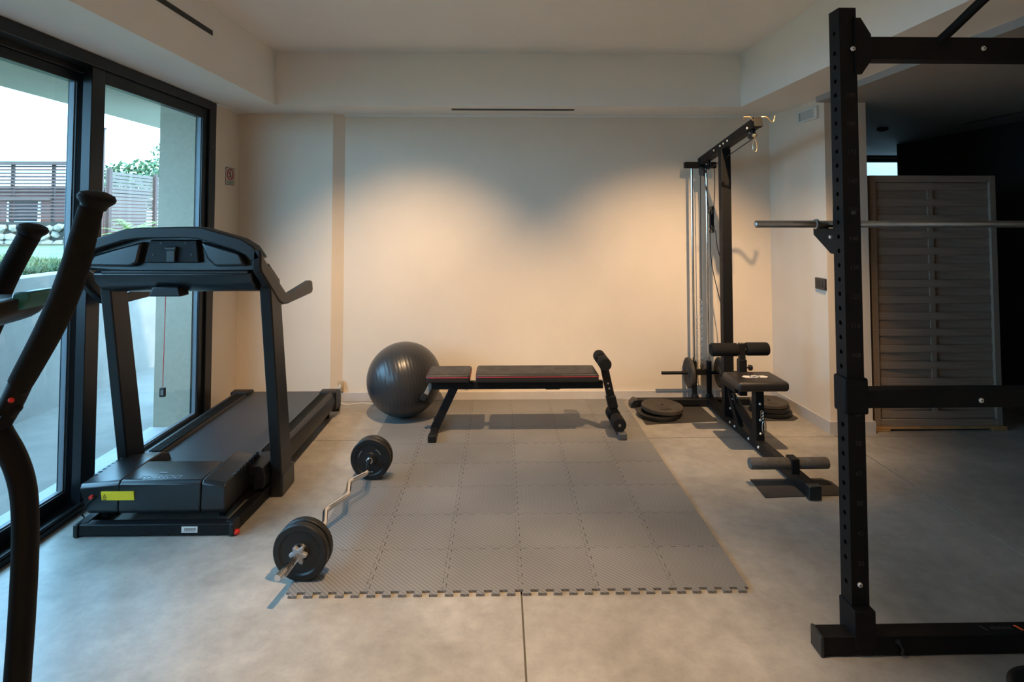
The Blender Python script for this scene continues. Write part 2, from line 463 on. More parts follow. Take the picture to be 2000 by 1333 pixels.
# tray ceiling with dropped border
ce = M()
ce.box(-1.68, 1.822, -2.3, 4.288, HT, HT + 0.14)
ce.box(-2.42, -1.68, -3.0, YB + 0.2, H, HT + 0.14)
ce.box(1.822, 2.19, -3.0, YB + 0.2, H, HT + 0.14)
ce.box(2.19, 2.26, 3.916, YB + 0.2, H, HT + 0.14)
ce.box(-1.68, 1.822, 4.288, YB + 0.2, H, HT + 0.14)
ce.box(-1.68, 1.822, -3.0, -2.3, H, HT + 0.14)
ceil = struct('ceiling', ce, CEIL, label='white tray ceiling with a dropped border')
hc = obj('hall_ceiling', M().box(2.19, 6.3, -3.0, 3.916, HH, HT + 0.14).box(2.26, 6.3, 3.916, 7.4, HH, HT + 0.14), HALLCEIL_SHADED, ceil, smooth=False)

# skirting boards
sk = M().box(-1.268, 2.212, YB - 0.013, YB, 0, 0.072)
struct('baseboard_back', sk, SKIRT, bevel=0.003, label='pale skirting board along the back wall')
struct('baseboard_pilaster', M().prism([(-2.088, 4.622), (-2.088, 4.609), (-1.346, 4.609), (-1.262, 4.667), (-1.268, YB), (-1.350, 4.622)], 'z', 0, 0.072), SKIRT, label='pale skirting around the projecting wall strip')
struct('baseboard_right', M().prism([(2.1985, 4.667), (2.2335, 3.903), (2.551, 3.903), (2.551, 4.6), (2.538, 4.6), (2.538, 3.916), (2.246, 3.916), (2.212, 4.667)], 'z', 0, 0.082), SKIRT, label='pale skirting round the short right wall')
struct('trim_1', M().box(-2.09, 2.2, YB - 0.006, YB, 2.298, 2.312).box(-2.092, -2.084, 4.222, YB, 2.298, 2.312), CEIL, label='thin strip where wall meets ceiling')

# sliding glass door
w1 = root('window_1', None, None, (-2.13, 1.6, 0)); w1['kind'] = 'structure'; w1['label'] = 'black framed sliding glass door on the left wall'
fr = M()
fr.box(-2.165, -2.083, 4.128, 4.221, 0.0, 2.308)
fr.box(-2.165, -2.083, 0.56, 0.65, 0.0, 2.308)
fr.box(-2.165, -2.083, 0.65, 4.128, 2.245, 2.308)
fr.box(-2.235, -2.165, 0.56, 4.09, 2.215, 2.30)
fr.box(-2.235, -2.083, 0.65, 4.128, 0.001, 0.028)
fr.box(-2.098, -2.090, 0.65, 4.128, 0.028, 0.045)
obj('outer_frame', fr, FRAME, w1, bevel=0.003)
def sash(y0, y1, x0, x1, zb, zt, wl_, wr_, mat_, rb=0.085, rt=0.07):
    s = M()
    s.box(x0, x1, y0, y0 + wl_, zb, zt).box(x0, x1, y1 - wr_, y1, zb, zt)
    s.box(x0, x1, y0 + wl_, y1 - wr_, zb, zb + rb).box(x0, x1, y0 + wl_, y1 - wr_, zt - rt, zt)
    o = obj('sash', s, mat_, w1, bevel=0.003)
    xm = (x0 + x1) / 2
    obj('pane', M().box(xm - 0.003, xm + 0.003, y0 + wl_ - 0.004, y1 - wr_ + 0.004, zb + rb - 0.004, zt - rt + 0.004), GLASS, o, smooth=False)
    g = M()
    for a, b in ((y0 + wl_, y0 + wl_ + 0.006), (y1 - wr_ - 0.006, y1 - wr_)):
        g.box(xm - 0.012, xm + 0.012, a, b, zb + rb, zt - rt)
    g.box(xm - 0.012, xm + 0.012, y0 + wl_, y1 - wr_, zb + rb, zb + rb + 0.006)
    obj('gasket', g, GASKET, o, smooth=False)
    return o
sash(2.965, 4.128, -2.148, -2.100, 0.028, 2.246, 0.10, 0.062, FRAME)
sash(1.86, 3.06, -2.222, -2.174, 0.028, 2.214, 0.10, 0.095, FRAME, rb=0.07, rt=0.05)
s3 = sash(0.65, 1.96, -2.148, -2.100, 0.028, 2.246, 0.10, 0.10, FRAME)
obj('lock_rosette', M().cyl((-2.083, 4.175, 1.98), (1, 0, 0), 0.006, 0.002, 12), GASKET, w1)

# far window of the hall
w2 = root('window_2', None, None, (5.17, 7.3, 1.0)); w2['kind'] = 'structure'; w2['label'] = 'small bright window seen at the far end of the dark hall'
f2 = M().box(4.45, 4.52, 7.25, 7.32, 1.0, 2.235).box(5.83, 5.9, 7.25, 7.32, 1.0, 2.235).box(4.52, 5.83, 7.25, 7.32, 1.0, 1.07).box(4.52, 5.83, 7.25, 7.32, 2.19, 2.235)
obj('outer_frame', f2, FRAME, w2, bevel=0.003)
obj('pane', M().box(4.50, 5.85, 7.283, 7.289, 1.05, 2.20), GLASS, w2, smooth=False)

# ------------------------------------------------------------------ outside
struct('trim_2', M().box(-2.44, -2.235, 0.56, 4.10, -0.10, 0.012), mat('pale_sill_stone', (0.48, 0.48, 0.48), 0.7, var=0.06, scale=5), bevel=0.003, label='pale stone threshold outside the sliding door')
struct('ground_terrace', M().box(-3.46, -2.42, -5, 16, -0.2, -0.004), CONCRETE, label='concrete walkway outside the sliding door')
rw = M().box(-3.66, -3.46, -5, 11.9, -0.2, 1.03)
struct('roof_added_canopy', M().box(-3.22, -2.42, -5, 14, 2.315, 2.55), RENDER, label='concrete canopy added over the outside walkway to shape the daylight')  # overhang added to shape the daylight; its edge stands for the beam outside
struct('wall_retaining', rw, CONCRETE, bevel=0.006, label='concrete retaining wall along the outside walkway')
sp = root('wall_outlet', 'small grey outlet cover on the outdoor retaining wall', 'outlet', (-3.455, 4.96, 0.40))
obj('cover', M().box(-3.462, -3.448, 4.905, 5.015, 0.385, 0.475), GREYPL, sp, bevel=0.004)
obj('flap', M().box(-3.448, -3.442, 4.915, 5.005, 0.395, 0.465), GASKET, sp, bevel=0.002)

lawn = obj('lawn_ground', M().add([(-3.66, -5, 1.0), (-3.66, 11.9, 1.0), (-16, 11.9, 0.82), (-16, -5, 0.82), (-3.66, -5, -0.2), (-3.66, 11.9, -0.2), (-16, 11.9, -0.2), (-16, -5, -0.2)],
    [(0, 1, 2, 3), (4, 5, 6, 7), (0, 1, 5, 4), (1, 2, 6, 5), (2, 3, 7, 6), (3, 0, 4, 7)]), mat('lawn_soil', (0.075, 0.10, 0.04), 0.95, var=0.4, scale=3), smooth=False)
lawn['kind'] = 'structure'; lawn['label'] = 'raised lawn bed behind the retaining wall'
g = M()
for i in range(15000):
    if i < 1500:
        x = -3.74 - abs(random.gauss(0, 0.06)); y = random.uniform(3.0, 7.5)
    else:
        d = random.random() ** 1.6
        x = -3.74 - d * 8.5; y = random.uniform(3.0 + d * 4.5, 5.6 + d * 6.2)
    z = 1.0 - (-3.66 - x) / 12.34 * 0.18
    h = random.uniform(0.03, 0.085); a = random.uniform(0, PI); w = 0.006 + 0.004 * random.random() + 0.002 * (-3.66 - x)
    dx, dy = math.cos(a) * w, math.sin(a) * w
    lx, ly = random.gauss(0, 0.03), random.gauss(0, 0.03)
    g.add([(x - dx, y - dy, z), (x + dx, y + dy, z), (x + lx, y + ly, z + h)], [(0, 1, 2)])
me = bpy.data.meshes.new('grass'); me.from_pydata(g.v, [], g.f); me.materials.append(GRASS)
go = bpy.data.objects.new('grass', me); COL.objects.link(go)
tag(go, 'short green grass growing on the raised lawn outside', 'grass', kind='stuff')

struct('wall_daylight_screen', M().box(3.0, 9.0, 9.0, 9.2, 0, 4.2), mat('pale_daylight_screen', (0.30, 0.27, 0.25), 0.9, var=0.1, scale=2), label='pale wall added outside the far hall window to dim it')  # added wall that cuts the daylight through the hall window
struct('ground_yard', M().box(2.3, 9.0, 7.4, 9.0, -0.2, -0.01), CONCRETE, label='yard ground outside the far hall window')
struct('roof_sky_block', M().box(2.3, 9.0, 7.4, 8.3, 2.42, 2.6), RENDER, label='slab added above the far hall window to block the sky')  # added slab that hides the sky from the hall window
# rubble stone wall with a louvre fence on top
sw = root('stone_wall', 'pale rubble stone wall below the brown louvre fence outside', 'wall', (-11, 12.1, 0.75))
obj('wall_core', M().box(-14, -8.6, 12.03, 12.30, 0.70, 1.40), MORTAR, sw, smooth=False)
def rock(rx, ry, rz, seed):
    rnd = random.Random(seed)
    bm = bmesh.new(); bmesh.ops.create_icosphere(bm, subdivisions=1, radius=1.0)
    for v in bm.verts:
        k = rnd.uniform(0.82, 1.12)
        v.co = Vector((v.co.x * rx, v.co.y * ry, v.co.z * rz)) * k
    me = bpy.data.meshes.new('stone'); bm.to_mesh(me); bm.free(); me.materials.append(STONE)
    return me
rocks = [rock(random.uniform(0.115, 0.165), 0.07, random.uniform(0.085, 0.115), k) for k in range(9)]
row = 0; z = 0.80
while z < 1.42:
    x = -13.2 + (row % 2) * 0.1
    while x < -8.65:
        o = bpy.data.objects.new('stone', random.choice(rocks)); COL.objects.link(o)
        o.location = (x, 12.02 + random.uniform(-0.02, 0.02), z + random.uniform(-0.03, 0.03))
        o.rotation_euler = (0, random.uniform(-0.6, 0.6), 0)
        WL[o.name] = Vector(o.location)
        o.parent = sw; o.matrix_parent_inverse = Matrix.Translation(-WL[sw.name])
        x += random.uniform(0.19, 0.27)
    z += 0.155; row += 1

lf = root('louvre_fence', 'brown horizontal louvre fence on top of the stone wall outside', 'fence', (-11, 12.12, 1.42))
src = None
for k in range(16):
    zz = 1.46 + k * 0.0715
    s = M().prism([(12.08, zz), (12.10, zz), (12.15, zz + 0.042), (12.13, zz + 0.042)], 'x', -14, -8.75)
    if src is None: src = obj('slat', s, FENCEW, lf, smooth=False)
    else: share('slat', src, (src.location.x, src.location.y, zz), lf)
obj('top_rail', M().box(-14, -8.75, 12.05, 12.18, 2.585, 2.66), FENCEW, lf, bevel=0.004)
obj('middle_rail', M().box(-14, -9.35, 12.07, 12.17, 1.84, 1.91), FENCEW, lf, bevel=0.004)
for px in (-8.80, -9.36, -10.20, -11.06, -11.92, -12.78, -13.64):
    obj('post', M().box(px - 0.03, px + 0.03, 12.15, 12.20, 1.40, 2.62), FENCEW, lf, bevel=0.004)
gp = root('gate_post', 'tall slim brown post beside the louvre fence outside', 'post', (-8.27, 12.0, 0.9))
obj('shaft', M().box(-8.34, -8.23, 11.95, 12.05, 0.85, 3.33), FENCEW, gp, bevel=0.006)
obj('cap', M().box(-8.36, -8.21, 11.93, 12.07, 3.33, 3.36), FENCEW, gp, bevel=0.004)

sf = root('slat_fence', 'weathered slat fence receding behind the palm outside', 'fence', (-9, 15.5, 1.1))
src = None
for k in range(17):
    zz = 1.16 + k * 0.083
    s = M().box(-9.03, -9.0, 13.25, 18.3, zz, zz + 0.066)
    if src is None: src = obj('slat', s, FENCEG, sf, smooth=False)
    else: share('slat', src, (src.location.x, src.location.y, zz), sf)
for py in (13.30, 15.05, 16.8, 18.2):
    obj('post', M().box(-9.0, -8.93, py - 0.05, py + 0.05, 0.9, 2.62), FENCEW, sf, bevel=0.005)
struct('ground_garden', M().box(-16, -3.66, 11.9, 30, -0.2, 0.95), SOIL, label='garden ground beyond the lawn')

hs = root('outbuilding', 'low terracotta outbuilding glimpsed through the louvre fence', 'building', (-12.6, 16, 0.95))
obj('wall', M().box(-15.8, -10.0, 14.2, 16.4, 0.95, 2.18), TERRA, hs, smooth=False)
obj('roof', M().box(-15.9, -9.9, 14.0, 16.5, 2.18, 2.26), FENCEW, hs, bevel=0.01)
for wx in (-14.4, -11.6):
    w_ = obj('window', M().box(wx - 0.4, wx + 0.4, 14.17, 14.21, 1.35, 1.95), WHITE, hs, bevel=0.005)
    obj('pane', M().box(wx - 0.34, wx + 0.34, 14.16, 14.17, 1.41, 1.89), FRAME, w_, smooth=False)

def foliage(name, label, cat, c, rad, n, size, mat_, trunk_h, group=None):
    t = root(name, label, cat, (c[0], c[1], c[2] - trunk_h), group)
    m = M()
    for i in range(n):
        while True:
            p = Vector((random.uniform(-1, 1), random.uniform(-1, 1), random.uniform(-1, 1)))
            if 0.25 < p.length < 1: break
        q = Vector((c[0] + p.x * rad[0], c[1] + p.y * rad[1], c[2] + p.z * rad[2]))
        a = Vector((random.gauss(0, 1), random.gauss(0, 1), random.gauss(0, 1))).normalized()
        b = a.orthogonal().normalized()
        s = size * random.uniform(0.6, 1.3)
        m.add([q - a * s, q + b * s * 0.45, q + a * s, q - b * s * 0.45], [(0, 1, 2, 3)])
    me = bpy.data.meshes.new('crown'); me.from_pydata(m.v, [], m.f); me.materials.append(mat_)
    o = bpy.data.objects.new('crown', me); COL.objects.link(o)
    o.parent = t; o.matrix_parent_inverse = Matrix.Translation(-WL[t.name]); WL[o.name] = Vector((0, 0, 0))
    tr = M().tube([(c[0], c[1], c[2] - trunk_h), (c[0] + 0.03, c[1], c[2] - trunk_h * 0.4), (c[0], c[1], c[2])], [0.07, 0.06, 0.03], 8)
    for k in range(4):
        w = k * 1.7
        tr.tube([(c[0], c[1], c[2] - rad[2] * 0.6), (c[0] + math.cos(w) * rad[0] * 0.6, c[1] + math.sin(w) * rad[1] * 0.6, c[2] + rad[2] * 0.3)], [0.03, 0.012], 6)
    obj('trunk', tr, BARK, t)
    return t
foliage('bushy_tree', 'round bushy green tree behind the slat fence outside', 'tree', (-11.6, 18.8, 2.55), (1.5, 1.5, 0.80), 1500, 0.10, LEAF, 1.6)
foliage('bushy_tree', 'second bushy green tree further along behind the slat fence', 'tree', (-11.3, 22.0, 2.45), (1.6, 1.6, 0.85), 1200, 0.10, LEAF, 1.5)
foliage('slender_tree', 'slender pale tree top showing above the fence next to the outside wall', 'tree', (-10.2, 17.6, 3.25), (0.45, 0.45, 0.50), 240, 0.06, LEAF, 2.3)

pl = root('palm', 'bright green low palm growing in front of the slat fence outside', 'palm', (-6.45, 10.2, 0.95))
for k in range(15):
    a = k * 2.399; el = random.uniform(0.5, 1.25); ln = random.uniform(0.55, 0.85)
    m = M(); pts = []
    for i in range(9):
        t = i / 8
        rr = ln * t * math.cos(el) * (0.8 + 0.3 * t); zz = 1.10 + ln * (t * math.sin(el) - 0.45 * t * t)
        pts.append(Vector((-6.45 + math.cos(a) * rr, 10.2 + math.sin(a) * rr, zz)))
    m.tube(pts, [0.008 - 0.0008 * i for i in range(9)], 5)
    side = Vector((-math.sin(a), math.cos(a), 0))
    for i in range(1, 9):
        for sgn in (-1, 1):
            d = (pts[i] - pts[i - 1]).normalized()
            tip = pts[i] + side * sgn * 0.14 * (1.1 - i / 9) + d * 0.10 + Vector((0, 0, -0.03))
            m.add([pts[i] - d * 0.012, pts[i] + d * 0.012, tip], [(0, 1, 2)])
    obj('frond', m, PALM, pl, smooth=False)
obj('trunk', M().lathe([(0.06, 0), (0.08, 0.08), (0.05, 0.17)], (-6.45, 10.2, 0.945), n=10), BARK, pl)

# ================================================================== FIXTURES
for i, (x, y, watts, tilt, cone, soft, turn) in enumerate(DOWNLIGHTS):
    lab = ['recessed warm ceiling downlight above the exercise ball side', 'recessed warm ceiling downlight above the pulldown machine side',
           'unseen warm ceiling lamp added for fill above the front edge of the foam mat', 'unseen warm ceiling lamp added for fill behind the camera'][i]
    d = root('downlight', lab, 'light', (x, y, HT - 0.012), 'recessed ceiling downlights')
    obj('trim_ring', M().lathe([(0.045, 0.0), (0.047, -0.004), (0.036, -0.005), (0.034, 0.0), (0.045, 0.0)], (x, y, HT), n=24), WHITE, d)
    obj('lens', M().cyl((x, y, HT - 0.0015), (0, 0, 1), 0.034, 0.001, 24), mat('lamp_lens', (0.9, 0.8, 0.6), 0.5, emit=WARM, estr=8.0), d)
    ld = bpy.data.lights.new('lamp', 'SPOT')
    ld.energy = watts; ld.color = WARM; ld.spot_size = R(cone); ld.spot_blend = soft; ld.shadow_soft_size = 0.013
    lo = bpy.data.objects.new('lamp', ld); COL.objects.link(lo)
    lo.location = (x, y, HT - 0.012); lo.rotation_euler = (R(tilt), 0, R(turn))
    lo.parent = d; lo.matrix_parent_inverse = Matrix.Translation(-WL[d.name])

def slot(name, label, m_, blade):
    r = root(name, label, 'vent', (m_.v[0]))
    obj('opening', m_, INK, r, smooth=False)
    obj('blade', blade, FRAME, r, smooth=False)
slot('air_slot', 'long black air slot in the ceiling border above the sliding door', M().box(-1.681, -1.678, 1.4, 3.336, 2.527, 2.557), M().box(-1.6785, -1.677, 1.4, 3.336, 2.540, 2.543))
slot('air_slot', 'thin black air slot in the ceiling border above the bench', M().box(-0.382, 0.572, 4.395, 4.462, H - 0.0015, H + 0.001), M().box(-0.382, 0.572, 4.426, 4.430, H - 0.0025, H - 0.001))
slot('air_slot', 'long air slot in the dark hall ceiling', M().box(3.93, 3.96, 3.2, 4.8, HH - 0.0015, HH + 0.001), M().box(3.944, 3.946, 3.2, 4.8, HH - 0.0025, HH - 0.001))
hd = root('hall_spotlight', 'small unlit black spot fitting in the dark hall ceiling', 'light', (3.39, 5.0, HH - 0.03))
obj('housing', M().lathe([(0.045, 0), (0.045, -0.025), (0.03, -0.03), (0.028, -0.01)], (3.39, 5.0, HH), n=20), INK, hd)
obj('lens', M().cyl((3.39, 5.0, HH - 0.012), (0, 0, 1), 0.027, 0.002, 16), GREYPL, hd)

# prohibition sign on the left wall
sg = root('wall_sign', 'small white prohibition sign with a red ring beside the glass door', 'sign', (-2.088, 4.455, 1.725))
X0 = -2.0895
obj('plate', M().box(-2.09, -2.0875, 4.383, 4.527, 1.722, 1.855), mat('sign_cream', (0.50, 0.44, 0.38), 0.6), sg, smooth=False)
bd = M()
for a in ((4.383, 4.527, 1.722, 1.726), (4.383, 4.527, 1.851, 1.855), (4.383, 4.387, 1.722, 1.855), (4.523, 4.527, 1.722, 1.855)):
    bd.box(-2.0876, -2.0870, *a)
obj('border', bd, INK, sg, smooth=False)
ring = []
for k in range(28):
    w = 2 * PI * k / 28
    ring.append((-2.0873, 4.455 + 0.046 * math.cos(w), 1.803 + 0.040 * math.sin(w)))
rg = M().tube(ring, 0.0048, 6, closed=True).bar((-2.0873, 4.424, 1.831), (-2.0873, 4.486, 1.775), 0.002, 0.008, (0, 0.6, 0.7))
obj('red_ring', rg, REDINK, sg)
fg = M().sphere((-2.0872, 4.452, 1.826), 0.001, 0.006, 0.006, 8, 6).bar((-2.0872, 4.452, 1.818), (-2.0872, 4.458, 1.797), 0.002, 0.010, (0, 1, 0)).bar((-2.0872, 4.457, 1.798), (-2.0872, 4.472, 1.780), 0.002, 0.006, (0, 1, 0)).bar((-2.0872, 4.457, 1.798), (-2.0872, 4.444, 1.780), 0.002, 0.006, (0, 1, 0)).bar((-2.0872, 4.453, 1.815), (-2.0872, 4.437, 1.803), 0.002, 0.005, (0, 1, 0))
obj('figure', fg, INK, sg)
tb = M()
for k, (a, b) in enumerate(((4.395, 4.515), (4.402, 4.508), (4.412, 4.498))):
    tb.box(-2.0876, -2.0868, a, b, 1.7475 - k * 0.008, 1.7515 - k * 0.008)
obj('caption_strip', tb, GREENINK, sg, smooth=False)

# right wall vent and switch
vn = root('wall_vent', 'white louvred vent grille high on the right wall', 'vent', (2.232, 4.115, 2.17))
def wx(y): return 2.212 + (4.9 - y) / 0.984 * 0.034
va = M(); y0, y1 = 3.975, 4.255
for a in ((y0, y1, 2.170, 2.186), (y0, y1, 2.246, 2.262), (y0, y0 + 0.035, 2.186, 2.246), (y1 - 0.04, y1, 2.186, 2.246)):
    va.box(wx(4.115) - 0.014, wx(4.115) + 0.004, *a)
obj('surround', va, OFFWHITE, vn, bevel=0.002)
obj('back_plate', M().box(wx(4.115) - 0.004, wx(4.115) + 0.003, y0 + 0.03, y1 - 0.03, 2.18, 2.25), GREYPL, vn, smooth=False)
vb = None
for k in range(9):
    yy = y0 + 0.047 + k * 0.0205
    s = M().bar((wx(4.115) - 0.010, yy, 2.187), (wx(4.115) - 0.010, yy, 2.245), 0.013, 0.003, (0.5, 1, 0))
    obj('louvre', s, OFFWHITE, vn, smooth=False)
sw_ = root('light_switch', 'dark rectangular light switch plate on the right wall', 'switch', (2.236, 3.985, 0.965))
obj('plate', M().box(2.228, 2.246, 3.925, 4.045, 0.967, 1.047), SLATE, sw_, bevel=0.003)
for k in range(3):
    obj('rocker', M().box(2.225, 2.230, 3.945 + k * 0.027, 3.970 + k * 0.027, 0.985, 1.030), INK, sw_, bevel=0.002)
so = root('wall_socket', 'small beige wall socket low on the back wall behind the treadmill', 'socket', (-1.285, 4.66, 0.08))
obj('plate', M().box(-1.300, -1.255, 4.650, 4.668, 0.085, 0.165), mat('beige_plate', (0.45, 0.33, 0.2), 0.6), so, bevel=0.003)
obj('plug', M().cyl((-1.28, 4.655, 0.125), (0, -1, 0), 0.014, 0.03, 14), CABLEW, so)
pc = obj('extension_cord', M().tube(smooth_path([(-1.28, 4.63, 0.125), (-1.27, 4.60, 0.03), (-1.22, 4.585, 0.004), (-1.15, 4.60, 0.004), (-1.09, 4.615, 0.004), (-1.02, 4.59, 0.004), (-0.95, 4.565, 0.004), (-0.86, 4.56, 0.004), (-0.72, 4.57, 0.004)]), 0.0035, 8), CABLEW)
tag(pc, 'thin white power cord on the floor behind the ball', 'cord')

# ================================================================== FOAM MAT
fm = root('foam_mat', 'large grey interlocking foam puzzle mat covering the middle of the floor', 'mat', (0.08, 3.48, 0))
NX, NY = 6, 8
PXT, PYT = 0.3015, 0.2955
MX0, MY0 = -0.832, 2.300
TH = 0.0095; TD = 0.0155; g_ = 0.0013
def edge_teeth(L, n=5, k0=0.18, k1=0.22):
    """tab outline along an edge: list of (t, depth 0/1)"""
    out = []; p = L / n
    for k in range(n):
        c = (k + 0.5) * p
        out += [(c - p * k0, 0), (c - p * k1, 1), (c + p * k1, 1), (c + p * k0, 0)]
    return out
tiles = {}
def tile_mesh(left, right, back, front):
    k = (left, right, back, front)
    if k in tiles: return tiles[k]
    poly = []
    w, h = PXT - g_, PYT - g_
    # front edge: tabs point to -y (always); back edge: sockets
    poly.append((0, 0))
    if front:
        for t, d in edge_teeth(w, 5, 0.22, 0.28): poly.append((t, -0.023 * d))
    else:
        for t, d in edge_teeth(w): poly.append((t, -TD * d + (g_ if d else 0)))
    poly.append((w, 0))
    if right: poly.append((w, h))
    else:
        for t, d in edge_teeth(h): poly.append((w + (TD - g_) * d, t))
        poly.append((w, h))
    if not back:
        for t, d in reversed(edge_teeth(w)): poly.append((t, h - TD * d))
    poly.append((0, h))
    if not left:
        for t, d in reversed(edge_teeth(h)): poly.append((TD * d, t))
    q = []
    for p in poly:
        if not q or (abs(p[0] - q[-1][0]) + abs(p[1] - q[-1][1])) > 1e-6: q.append(p)
    mb = M().prism(q, 'z', 0, TH)
    me = build_mesh('tile', mb, TILE, (w / 2, h / 2, 0))
    tiles[k] = me
    return me
for i in range(NX):
    for j in range(NY):
        me = tile_mesh(i == 0, i == NX - 1, j == NY - 1, j == 0)
        o = bpy.data.objects.new('tile', me); COL.objects.link(o)
        o.location = (MX0 + i * PXT + PXT / 2, MY0 + j * PYT + PYT / 2, 0.0005)
        WL[o.name] = Vector(o.location)
        o.parent = fm; o.matrix_parent_inverse = Matrix.Translation(-WL[fm.name])
FZ = TH + 0.0008

# ================================================================== TREADMILL
tm = root('treadmill', 'black motorised treadmill seen from its motor end beside the glass door', 'treadmill', (-1.59, 3.4, 0))
cx = -1.587
bf = M().box(-1.945, -1.243, 2.722, 2.772, 0.006, 0.056)
bf.bar((-1.928, 2.74, 0.034), (-1.955, 3.36, 0.034), 0.045, 0.05).bar((-1.252, 2.74, 0.034), (-1.215, 3.36, 0.034), 0.045, 0.05)
bf.box(-1.92, -1.26, 3.30, 3.34, 0.012, 0.05)
obj('base_frame', bf, BLACK, tm, bevel=0.004)
for sx in (-1.955, -1.248):
    obj('end_cap', M().box(sx, sx + 0.022, 2.715, 2.782, 0.002, 0.060), PLASTIC2, tm, bevel=0.005)
obj('levelling_foot', M().sphere((-1.222, 2.735, 0.013), 0.016, 0.016, 0.0125, 14, 8), RED, tm, label='red levelling foot')
obj('levelling_foot', M().sphere((-1.958, 2.750, 0.013), 0.012, 0.016, 0.0125, 14, 8), INK, tm)
# lift linkage under the motor cover
lk = M().bar((-1.87, 2.80, 0.062), (-1.86, 3.05, 0.078), 0.03, 0.022).bar((-1.32, 2.80, 0.062), (-1.33, 3.05, 0.078), 0.03, 0.022).box(-1.86, -1.33, 2.86, 2.89, 0.05, 0.075)
obj('lift_linkage', lk, BLACK, tm, bevel=0.003)
# motor cover in three pieces
prof = [(2.762, 0.088), (2.752, 0.11), (2.757, 0.222), (2.772, 0.236), (2.97, 0.240), (3.005, 0.222), (3.02, 0.17), (3.02, 0.088)]
mc = obj('motor_cover', M().prism(prof, 'x', -1.776, -1.402), PLASTIC, tm, bevel=0.004)
prof2 = [(2.764, 0.088), (2.755, 0.11), (2.760, 0.222), (2.775, 0.236), (2.98, 0.240), (3.10, 0.236), (3.17, 0.205), (3.20, 0.15), (3.20, 0.088)]
def cheek(xa, xb, taper):
    m = M(); n = len(prof2)
    vs = [(xa, y, z) for y, z in prof2] + [(xb + (taper * (0.236 - z) / 0.148), y + 0.0, z - (0.018 if z > 0.2 else 0)) for y, z in prof2]
    fs = [tuple(range(n)), tuple(range(2 * n - 1, n - 1, -1))] + [(i, (i + 1) % n, n + (i + 1) % n, n + i) for i in range(n)]
    return m.add(vs, fs)
obj('cover_cheek', cheek(-1.779, -1.966, 0.045), PLASTIC, tm, bevel=0.006, seg=3)
obj('cover_cheek', cheek(-1.399, -1.288, 0.0), PLASTIC, tm, bevel=0.006, seg=3)
for sx in (-1.300, -1.968):
    s0 = None
    for k in range(9):
        yy = 2.86 + k * 0.032
        if s0 is None: s0 = obj('vent_rib', M().box(sx, sx + 0.017, yy, yy + 0.012, 0.196, 0.224), PLASTIC2, tm, bevel=0.003)
        else: share('vent_rib', s0, (s0.location.x, yy + 0.006, 0.196), tm)
rot180 = Matrix.Rotation(PI, 4, 'Z')
obj('model_print', M().box(-1.640, -1.627, 2.838, 2.850, 0.2375, 0.2390).box(-1.624, -1.604, 2.838, 2.848, 0.2375, 0.2390), GREYINK, mc, smooth=False)
obj('brand_lettering', M().mesh(text_mesh('DOMYOS', 0.046, 0.0004), T(-1.608, 2.800, 0.2375) @ Matrix.Rotation(R(1.1), 4, 'X') @ rot180), GREYINK, mc, smooth=False, label='pale embossed lettering reading DOMYOS')
st = obj('warning_sticker', M().prism([(-1.856, 0.192), (-1.706, 0.192), (-1.702, 0.154), (-1.850, 0.154)], 'y', 2.7500, 2.756), YELLOW, tm, smooth=False, label='yellow warning sticker')
ti = M()
for p, q in (((-1.846, 0.166), (-1.829, 0.166)), ((-1.846, 0.166), (-1.8375, 0.182)), ((-1.829, 0.166), (-1.8375, 0.182))):
    ti.bar((p[0], 2.7498, p[1]), (q[0], 2.7498, q[1]), 0.0008, 0.0018, (0, 0, 1))
ti.box(-1.8383, -1.8367, 2.7494, 2.7502, 0.169, 0.176)
for k in range(3): ti.box(-1.846, -1.829, 2.7494, 2.7502, 0.1595 - k * 0.0022, 0.1605 - k * 0.0022)
obj('warning_print', ti, INK, st, smooth=False)
obj('rocker_switch', M().cyl((-1.900, 2.762, 0.168), (0, -1, 0), 0.009, 0.016, 16), RED, tm, label='red power switch')
obj('power_lead', M().tube(smooth_path([(-1.883, 2.765, 0.168), (-1.884, 2.735, 0.166), (-1.905, 2.733, 0.145), (-1.935, 2.745, 0.10), (-1.955, 2.78, 0.07), (-1.99, 2.90, 0.012), (-1.99, 3.3, 0.008)]), 0.0035, 8), RUBBER, tm)
obj('rating_label', M().box(-1.466, -1.393, 2.7205, 2.724, 0.018, 0.046), WHITE, tm, smooth=False, label='white rating label')
rp = M()
for k in range(9): rp.box(-1.452 + k * 0.006, -1.449 + k * 0.006 + (k % 2) * 0.001, 2.7198, 2.7206, 0.028, 0.040)
rp.box(-1.458, -1.402, 2.7198, 2.7206, 0.023, 0.0245)
obj('label_print', rp, GREYPL, tm, smooth=False)
